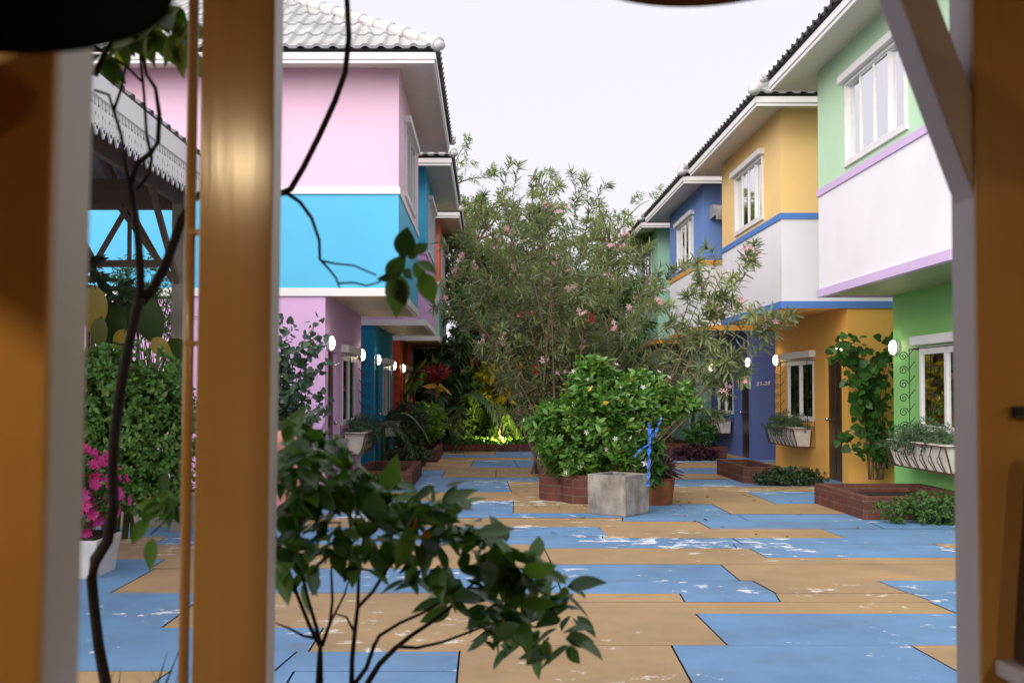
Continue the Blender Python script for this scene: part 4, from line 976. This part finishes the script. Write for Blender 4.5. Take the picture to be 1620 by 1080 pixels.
for y in PY:
    zb = EZ - .2
    brace((PX[0], y - .03, 2.55), (PX[0] - .62, y - .03, zb)); brace((PX[1], y - .03, 2.55), (PX[1] + .62, y - .03, zb))
    for k in range(5):
        xa = PX[0] - .2 - k * .68; brace((xa, y - .02, ZT - .2), (xa - .33, y - .02, zb), .035, .05); brace((xa - .33, y - .035, zb), (xa - .66, y - .035, ZT - .2), .035, .05); brace((xa - .33, y + .02, ZT - .2), (xa - .33, y + .02, zb), .03, .05)
for y, sg in ((PY[1], -1), (PY[0], 1)): brace((PX[0], y + sg * .05, 2.6), (PX[0], y + sg * .9, EZ - .15))
# hedge, bougainvillea, boxes at the left
twig_bush('hedge', (-3.6, 9.0, 0), 'bright green leafy hedge behind the thin tree at the left', 'hedge', None, [(-3.15, 9.0, 1.0), (-3.9, 9.0, 1.05), (-3.3, 8.9, 1.45), (-4.7, 9.1, 1.0)], [(.62, .45, .75), (.7, .5, .8), (.7, .4, .5), (.7, .5, .8)], 6500, 9, .062, T_oval(.5), L_hedge, 14, .012, flower=(F_white, 5, .04, 'blossom'), yellow=.008, seed=14, gap=.12, up=.2, shell=.1)
t = thing('stone_trough', (-3.75, 10.5, 0), 'beige stone trough on the paving behind the hedge', 'planter'); m = MB(); m.box(-4.4, -2.85, 10.75, 11.1, -.01, .36); m.build('trough', plain("beige_stone", (.36, .32, .26, 1), .8, .2, .15), t, bevel=.01)
t = thing('white_planter', (-3.27, 8.1, 0), 'white square planter holding magenta flowers at the left', 'planter'); m = MB()
for (a, b) in ((.22, .255),): m.hexa([(-3.27 - a, 8.0 - a, -.01), (-3.27 + a, 8.0 - a, -.01), (-3.27 + a, 8.0 + a, -.01), (-3.27 - a, 8.0 + a, -.01), (-3.27 - b, 8.0 - b, .30), (-3.27 + b, 8.0 - b, .30), (-3.27 + b, 8.0 + b, .30), (-3.27 - b, 8.0 + b, .30)])
m.build('tub', plain("white_plaster", (.47, .46, .45, 1), .6, .3), t, bevel=.012); m = MB(); m.box(-3.50, -3.04, 7.75, 8.25, .30, .315); m.build('soil', M_soil, t)
twig_bush('bougainvillea', (-3.38, 8.0, .3), 'magenta flowering bougainvillea in the white planter at the left', 'plant', None, [(-3.33, 7.95, .64)], [(.42, .3, .36)], 130, 7, .06, T_oval(.55), L_mid, 7, .008, seed=15, flower=(F_mag, 700, .095, 'blossom'))
bt = thing('philodendron', (-3.6, 9.9, 0), 'large leaved plant with yellow stalk leaves before the pavilion post', 'plant'); Ps = []; Ds = []; Ls = []; m = MB()
for (x, y, x2, y2, l_) in [(185, 480, 168, 545, 0), (222, 465, 245, 545, 0), (150, 450, 140, 530, .9), (198, 520, 180, 560, .9), (240, 535, 268, 565, .95), (270, 535, 285, 570, .1), (160, 500, 150, 555, .5), (210, 480, 225, 520, 0)]:
    a, b = P(x, y, 9.75 + rng.uniform(-.15, .15)), P(x2, y2, 9.65); Ps.append(a); Ds.append(b - a); Ls.append(l_); m.tube([(-3.6 + rng.normal(0, .1), 9.9, 0), ((a.x - 3.6) / 2, 9.9, a.z * .6), tuple(a)], [.02, .015, .01], 5)
leaves('foliage', L_big, bt, Ps, Ds, [Vector(d).length for d in Ds], T_fine(.6, .3, 7), Ls, np.tile([0, -1.0, .2], (len(Ps), 1)), .15); m.build('stems', M_stemg, bt, True)
twig_bush('frangipani', (-4.1, 10.4, 0), 'dark leaved frangipani seen under the pavilion roof', 'tree', None, [(-4.1, 10.3, 2.55), (-3.75, 10.3, 2.35)], [(.38, .4, .33), (.35, .3, .22)], 40, 8, .22, T_oval(.28), L_dark, 5, .03, flower=(F_white, 3, .07, 'blossom'), seed=17, droop=.3)
twig_bush('feathery_shrub', (-3.9, 11.4, 0), 'fine leaved shrub before the cyan wall at the left', 'shrub', None, [(-4.0, 11.5, 2.75), (-3.8, 11.4, 2.4)], [(.38, .35, .35), (.45, .35, .35)], 260, 9, .10, T_simple(.15), L_hedge, 5, .02, seed=18, droop=.2)
# ================================================================ the porch the camera stands in
M_orange = wood("orange_varnished_post", (.50, .28, .085, 1), .19, .5, .10); M_grey = wood("grey_primed_timber", (.50, .46, .455, 1), .38, .45, .08)
M_porchwall = paint("porch_wall_ochre", (.50, .26, .07, 1), .5, .2); M_deck = wood("porch_deck", (.16, .085, .045, 1), .5, .4, .3, 'y'); M_ceil = wood("porch_ceiling", (.20, .11, .06, 1), .6, .3, .25, 'x')
m = MB(); m.box(-2.6, 2.6, -2.6, 2.12, -.005, .10); tag(m.build('porch_floor', M_deck), kind='structure')
pw = thing('porch', (0, -2.6, 0), 'ochre porch walls and timber ceiling around the viewpoint', 'porch')
m = MB(); m.box(-2.7, 2.7, -2.75, -2.6, 0, 2.62); m.box(-2.75, -2.6, -2.6, .6, 0, 2.62); m.box(2.6, 2.75, -2.6, .6, 0, 2.62); m.build('wall', M_porchwall, pw)
m = MB(); m.box(-2.8, 2.8, -2.8, 2.25, 2.62, 2.74); m.build('ceiling', M_ceil, pw)
def post(x0, x1, y0, y1, label, tilt, split=.012):
    x0 -= tilt * 1.0; x1 -= tilt * 1.0
    t = thing('porch_post', ((x0 + x1) / 2, y0, .1), label, 'post', 'timber posts of the porch')
    z0, z1 = .10, 2.62; m = MB(); m.box(x0, x1, y0, y0 + split, z0, z1); a = m.build('face_board', M_orange, t, bevel=.004)
    m = MB(); m.box(x0 + .001, x1 - .0005, y0 + split, y1, z0, z1); m.build('core', M_grey, t, bevel=.004); t.rotation_euler = (0, tilt, 0); return t
xa = P(64, 620, .97).x; post(xa - .22, xa, .97, 1.07, 'blurred orange porch post at the left edge of the view', R(.85))
xb = P(424, 620, 1.9).x; xc = P(307, 620, 1.9).x; post(xc, xb, 1.9, 1.985, 'orange and grey porch post right of the thin tree', R(.5))
xd = P(1548, 620, 1.85).x; rp = post(xd, xd + .13, 1.85, 1.955, 'porch post with a diagonal brace at the right edge of the view', 0)
m = MB(); a = P(1530, 255, 1.90); b = P(1420, -40, 1.90); m.bar(a - (b - a) * .28, b + (b - a) * .5, .066, .082, 0, (0, 1, 0)); br = m.build('brace', M_grey, rp, bevel=.004)
# slim orange pipe clipped to the middle post
pt_, pb_ = P(307, 0, 1.93), P(290, 1080, 1.93); dv = (pt_ - pb_).normalized(); t = thing('pipe', tuple(pb_), 'slim orange pipe clipped beside the middle porch post', 'pipe'); m = MB(); m.tube([pb_ - dv * .7, pt_ + dv * .35], .0105, 12); m.build('tube', M_orange, t, True)
for y in (372, 548): m = MB(); c = pt_ + (pb_ - pt_) * (y / 1080); m.box(c.x - .004, c.x + .028, 1.918, 1.942, c.z - .005, c.z + .005); m.build('clip', M_orange, t)
# wall panel, latch, sill and dark plank at the right edge
t = thing('porch_screen', (1.25, 1.9, .1), 'ochre porch screen beside the right post', 'screen'); m = MB(); m.box(xd + .134, 2.6, 1.88, 1.93, .93, 2.62); m.build('board', M_orange, t)
m = MB(); c = P(1614, 651, 1.84); m.box(c.x - .012, c.x + .06, 1.83, 1.849, c.z - .010, c.z + .010); m.build('latch', M_iron, t)
m = MB(); c = P(1553, 1052, 1.8); m.box(xd + .02, 2.6, 1.74, 1.845, c.z - .03, c.z); o = m.build('sill', M_grey, t, bevel=.006)
a, b = P(1612, 1050, 1.80), P(1633, 720, 1.80); t = thing('dark_plank', tuple(a), 'dark brown plank leaning on the sill at the right edge', 'plank'); m = MB(); m.bar(a + Vector((.012, 0, 0)), b + Vector((.012, 0, 0)), .022, .05, 0, (0, 1, 0)); m.build('board', M_doorw, t, bevel=.003)
# hanging shades at the top edge
def shade(c, r, h, label, mat):
    t = thing('lamp_shade', c, label, 'lampshade', 'shades hanging from the porch ceiling'); m = MB(); m.lathe(c, [(r, 0), (r * 1.0, .012), (r * .86, h * .35), (r * .5, h * .75), (r * .12, h), (.012, h + .03)], 48)
    m.lathe((c[0], c[1], c[2] + .004), [(r * .99, 0), (r * .84, h * .34), (r * .48, h * .72), (.01, h * .95)], 48); m.build('dome', mat, t, True)
    m = MB(); m.tube([(c[0], c[1], c[2] + h), (c[0], c[1], 2.62)], .006, 8); m.build('cord', M_iron, t)
c = P(1125, 12, 1.49); shade((c.x * 1.3 / 1.49, 1.3, c.z), .19, .16, 'brown round lampshade at the top edge of the view', plain("shade_brown", (.30, .17, .12, 1), .6, .3, .1))
c = P(22, 86, .92); shade((-.437, .72, c.z), .20, .17, 'black round lampshade at the top left corner', plain("shade_black", (.006, .005, .005, 1), .7, .2, .1))
def bulb(loc, label, e, k=1):
    t = thing('ceiling_lamp', loc, label, 'ceiling lamp', 'lit warm lamps under the porch ceiling'); m = MB(); m.sphere(loc, .06, 16); m.build('globe', emit("warm_lamp_glow%d" % k, (1, .74, .42, 1), e), t, True)
    m = MB(); m.tube([(loc[0], loc[1], loc[2] + .055), (loc[0], loc[1], 2.62)], .02, 10); m.build('stem', M_iron, t)
    m = MB(); m.lathe(loc, [(.15, -.028), (.14, .03), (.08, .085), (.02, .10)], 32); m.build('hood', plain("hood_enamel", (.05, .05, .05, 1), .4), t, True)
bulb((-1.0, -.3, 2.42), 'lit warm ceiling lamp left of the viewpoint, seen reflected in the post', 160)
bulb((1.6, -.5, 2.35), 'lit warm ceiling lamp right of the viewpoint', 110, 2)

# ================================================================ foreground shrub
S = 2.55; q = random.Random(31)
sh = thing('foreground_shrub', tuple(G(530, 1080, 0)) if False else (P(530, 1080, S).x, S, 0), 'dark glossy leaved shrub in the foreground beside the middle porch post', 'shrub'); m = MB()
pp = lambda x, y, dy=0.0: tuple(P(x, y, S + dy))
gr = (P(545, 1080, S).x, S, 0.0)
branches = [([(505, 1080), (506, 1035), (507, 1020)], .0105), ([(507, 1022), (490, 990), (470, 940), (450, 910), (438, 880), (440, 850)], .006), ([(507, 1022), (500, 990), (488, 950), (478, 910), (470, 870), (476, 830)], .006),
            ([(509, 1022), (522, 985), (526, 950), (524, 900), (530, 860)], .0055), ([(505, 1010), (480, 1005), (455, 992), (437, 985)], .0045), ([(556, 1085), (557, 1040), (561, 1000), (566, 960), (590, 935), (612, 900), (640, 862), (655, 820)], .007),
            ([(561, 1000), (548, 975), (530, 970)], .004), ([(566, 960), (568, 900), (575, 850), (590, 800)], .005), ([(560, 1082), (580, 1055), (592, 1020), (600, 1005), (632, 985), (670, 968), (700, 950), (730, 925)], .0065),
            ([(580, 1082), (600, 1050), (625, 1025), (650, 1005), (680, 985), (712, 960), (740, 930), (775, 900)], .008), ([(628, 1022), (660, 1024), (700, 1015), (740, 1000), (780, 985), (820, 985)], .005), ([(640, 862), (680, 840), (710, 815)], .004), ([(740, 930), (790, 930), (840, 925), (880, 950)], .004), ([(775, 900), (810, 880), (850, 885)], .004), ([(522, 985), (545, 940), (560, 890)], .0035), ([(478, 910), (455, 870), (450, 820)], .004), ([(575, 850), (545, 800), (510, 740)], .004), ([(470, 870), (480, 790), (470, 720)], .004)]
for pts, r0 in branches:
    dz = q.uniform(-.12, .12); P3 = [pp(x, y, dz * min(1, k / 3)) for k, (x, y) in enumerate(pts)]; m.tube(P3, [r0 * (1 - .6 * k / (len(P3) - 1)) for k in range(len(P3))], 7)
for x in (505, 556, 580): m.tube([(gr[0] + (x - 545) / F * S * .6, S, 0), pp(x, 1086)], [.013, .0105], 7)
clus = [(465, 705, 9), (500, 715, 9), (540, 745, 9), (470, 760, 9), (515, 770, 9), (575, 760, 8), (600, 790, 8), (450, 800, 9), (560, 800, 8), (630, 780, 8), (660, 795, 8), (692, 790, 8), (705, 815, 8), (640, 830, 7), (500, 820, 9), (468, 850, 8), (540, 850, 8), (590, 850, 7), (738, 830, 7), (765, 855, 8), (700, 860, 7), (670, 875, 6), (795, 880, 8), (825, 895, 8), (850, 905, 8), (830, 935, 8), (785, 905, 7), (745, 895, 7), (880, 930, 7), (862, 960, 7), (895, 962, 6), (820, 965, 7), (770, 955, 7), (725, 935, 6), (805, 1005, 6), (850, 1005, 6), (882, 1012, 6), (700, 910, 5), (655, 905, 4), (560, 890, 5), (510, 880, 6), (480, 900, 5), (445, 730, 7), (448, 870, 6), (520, 700, 6), (490, 735, 7), (455, 680, 5), (610, 830, 6), (770, 990, 5), (700, 945, 4)]
Ps, Ds, Sz = [], [], []
for (x, y, n_) in clus:
    c = np.array(pp(x, y, q.uniform(-.2, .2)))
    for k in range(int(n_ * (1.6 if x < 640 and y < 880 else 1.55))):
        d = sph(1)[0]; d[2] = d[2] * .6 - (.45 if q.random() < .55 else -.25); Ps.append(c + sph(1)[0] * .035); Ds.append(d); Sz.append(q.uniform(.05, .105))
leaves('foliage', L_shrub, sh, Ps, Ds, Sz, T_fine(.5, .18), None, np.tile([0, -.3, 1.0], (len(Ps), 1)), .45); m.build('branches', M_stemd, sh, True)
i = rng.choice(len(Ps), 10); leaves('yellowed_leaves', leafmat("orange_dry_leaf", g_((.38, .16, .02), (.45, .22, .03)), .5, .3), sh, [pp(x, y, -.1) for x, y in ((672, 822), (676, 835), (800, 985), (805, 990), (655, 815), (795, 978))], sph(6) * .5 + np.array([0, 0, -1.0]), .05, T_oval(.45))
# thin bare tree left
TY = 2.3; tp = lambda x, y, dy=0.0: tuple(P(x, y, TY + dy))
tr = thing('thin_tree', (tp(168, 1085)[0], TY, 0), 'thin dark bare tree forking between the two left posts', 'tree'); m = MB()
m.tube([(tp(172, 1085)[0], TY, 0), tp(168, 1085), tp(156, 1020), tp(149, 960), tp(145, 915), tp(151, 885), tp(170, 855), tp(180, 800), tp(178, 740), tp(181, 690), tp(190, 620), tp(203, 550), tp(214, 500), tp(222, 470)], [.016, .0135, .0125, .012, .012, .0135, .013, .012, .0115, .012, .0125, .0115, .011, .012], 10)
for pts, r0, r1 in [([(222, 472), (222, 430), (219, 380), (213, 330), (206, 295), (215, 262), (240, 240), (250, 225), (252, 180), (246, 140), (232, 118)], .0105, .004), ([(232, 118), (226, 90), (238, 60), (242, 20), (248, -20)], .004, .003),
                    ([(206, 300), (198, 260), (192, 215), (180, 175), (172, 150), (150, 143)], .005, .003), ([(180, 175), (192, 140), (198, 110), (205, 75)], .004, .0025), ([(216, 300), (236, 275), (240, 250), (232, 215), (228, 150), (222, 90), (232, 40)], .0045, .003),
                    ([(222, 478), (243, 455), (262, 420), (278, 375), (288, 345), (305, 315), (345, 292), (400, 300), (448, 305)], .0125, .0075), ([(205, 545), (190, 545), (172, 540)], .004, .002), ([(150, 120), (165, 85), (185, 60), (215, 25)], .007, .004), ([(150, 75), (200, 105), (225, 130)], .004, .003),
                    ([(448, 305), (460, 299), (480, 265), (505, 215), (530, 160), (546, 115), (552, 60), (549, 0), (545, -40)], .0078, .0062), ([(452, 304), (475, 320), (493, 345), (505, 380), (506, 410), (520, 425), (532, 440), (537, 455)], .005, .0022), ([(507, 412), (530, 417), (560, 420), (595, 435)], .0028, .002), ([(535, 448), (560, 447), (580, 452), (600, 446), (622, 420)], .0025, .002)]:
    m.tube([tp(x, y, .03 * math.sin(x * .05 + y * .03)) for x, y in pts], np.linspace(r0, r1, len(pts)), 8)
m.build('trunk', M_stemd, tr, True)
Ps, Ds, Sz, Us = [], [], [], []
for (x, y, x2, y2) in [(636, 408, 645, 360), (645, 408, 662, 398), (655, 400, 676, 385), (625, 440, 598, 440), (612, 440, 640, 405), (628, 430, 629, 497), (622, 440, 640, 480), (655, 415, 672, 445), (668, 430, 685, 478), (640, 425, 650, 440), (660, 412, 690, 430)]:
    a, b = P(x, y, TY), P(x2, y2, TY + q.uniform(-.03, .03)); Ps.append(a); Ds.append(b - a); Sz.append((b - a).length * 1.05)
leaves('tip_leaves', L_shrub, tr, Ps, Ds, Sz, T_fine(.62, .08), None, np.tile([.2, -1.0, .2], (len(Ps), 1)), .25)
Ps, Ds, Sz = [], [], []
for (x, y) in [(255, 5), (262, 25), (285, 10), (290, 35), (250, 35), (240, 45), (268, 55), (285, 70), (232, 55), (160, 85), (172, 90), (205, 55), (195, 50), (215, 45)]:
    for k in range(3): d = sph(1)[0] * .6; d[2] -= .7; Ps.append(P(x, y, TY + q.uniform(-.05, .05))); Ds.append(d); Sz.append(q.uniform(.06, .10))
leaves('foliage', leafmat("backlit_leaf", g_((.03, .07, .015), (.08, .13, .02), (.20, .22, .03)), .4, .45), tr, Ps, Ds, Sz, T_fine(.45), None, np.tile([0, -1.0, .3], (len(Ps), 1)), .4)
Ps, Ds, Sz = [], [], []
for (x, y, x2, y2) in [(255, 800, 212, 800), (262, 795, 240, 815), (232, 820, 206, 860), (243, 850, 232, 902), (270, 780, 262, 835), (258, 770, 280, 830), (250, 790, 225, 830), (275, 800, 285, 830), (265, 745, 250, 790)]:
    a, b = P(x, y, TY + .1), P(x2, y2, TY + .1); Ps.append(a); Ds.append(b - a); Sz.append((b - a).length)
m = MB(); m.tube([pp(470, 940), pp(445, 870, -.03), pp(405, 780, -.08), tp(345, 738, .12), tp(290, 790, .1), tp(255, 830, .1), tp(238, 845, .1)], [.005, .005, .0045, .004, .003, .002, .0015], 6); m.build('side_branch', M_stemd, sh, True)
leaves('side_foliage', L_shrub, sh, Ps, Ds, Sz, T_fine(.5), None, np.tile([0, -1.0, .2], (len(Ps), 1)), .3)
# fallen leaves on the paving
n = 90; fx = rng.uniform(-2.5, 5.0, n); fy = rng.uniform(7.5, 22, n); k = rng.random(n) < .45; fx[k] = GX + rng.normal(0, 1.0, k.sum()); fy[k] = GY - .6 + rng.normal(0, 1.0, k.sum())
o = leaves('fallen_leaves', leafmat("fallen_leaf", g_((.16, .09, .03), (.30, .20, .05), (.07, .05, .03))), None, np.stack([fx, fy, np.full(n, .012)], 1), np.stack([rng.normal(0, 1, n), rng.normal(0, 1, n), np.zeros(n)], 1), rng.uniform(.05, .11, n), T_oval(.4), None, None, .12); tag(o, kind='stuff')
# grass tips at the bottom left
n = 16; gx = rng.uniform(125, 275, n); b = np.array([(tp(x, 1080, .25)[0], TY + .25 + rng.normal(0, .06), .11) for x in gx]); d = sph(n) * .16; d[:, 2] = 1
o = leaves('grass', leafmat("dry_grass", g_((.03, .05, .015), (.08, .08, .03)), .7, .2), None, b, d, rng.uniform(.56, .72, n), T_blade(.022)); tag(o, kind='stuff')
t = thing('flower_bed', (-.95, 2.75, 0), 'dark soil bed at the foot of the foreground shrub', 'flower bed'); m = MB(); m.box(-2.2, .2, 2.2, 3.1, -.01, .12); m.build('soil', M_soil, t)
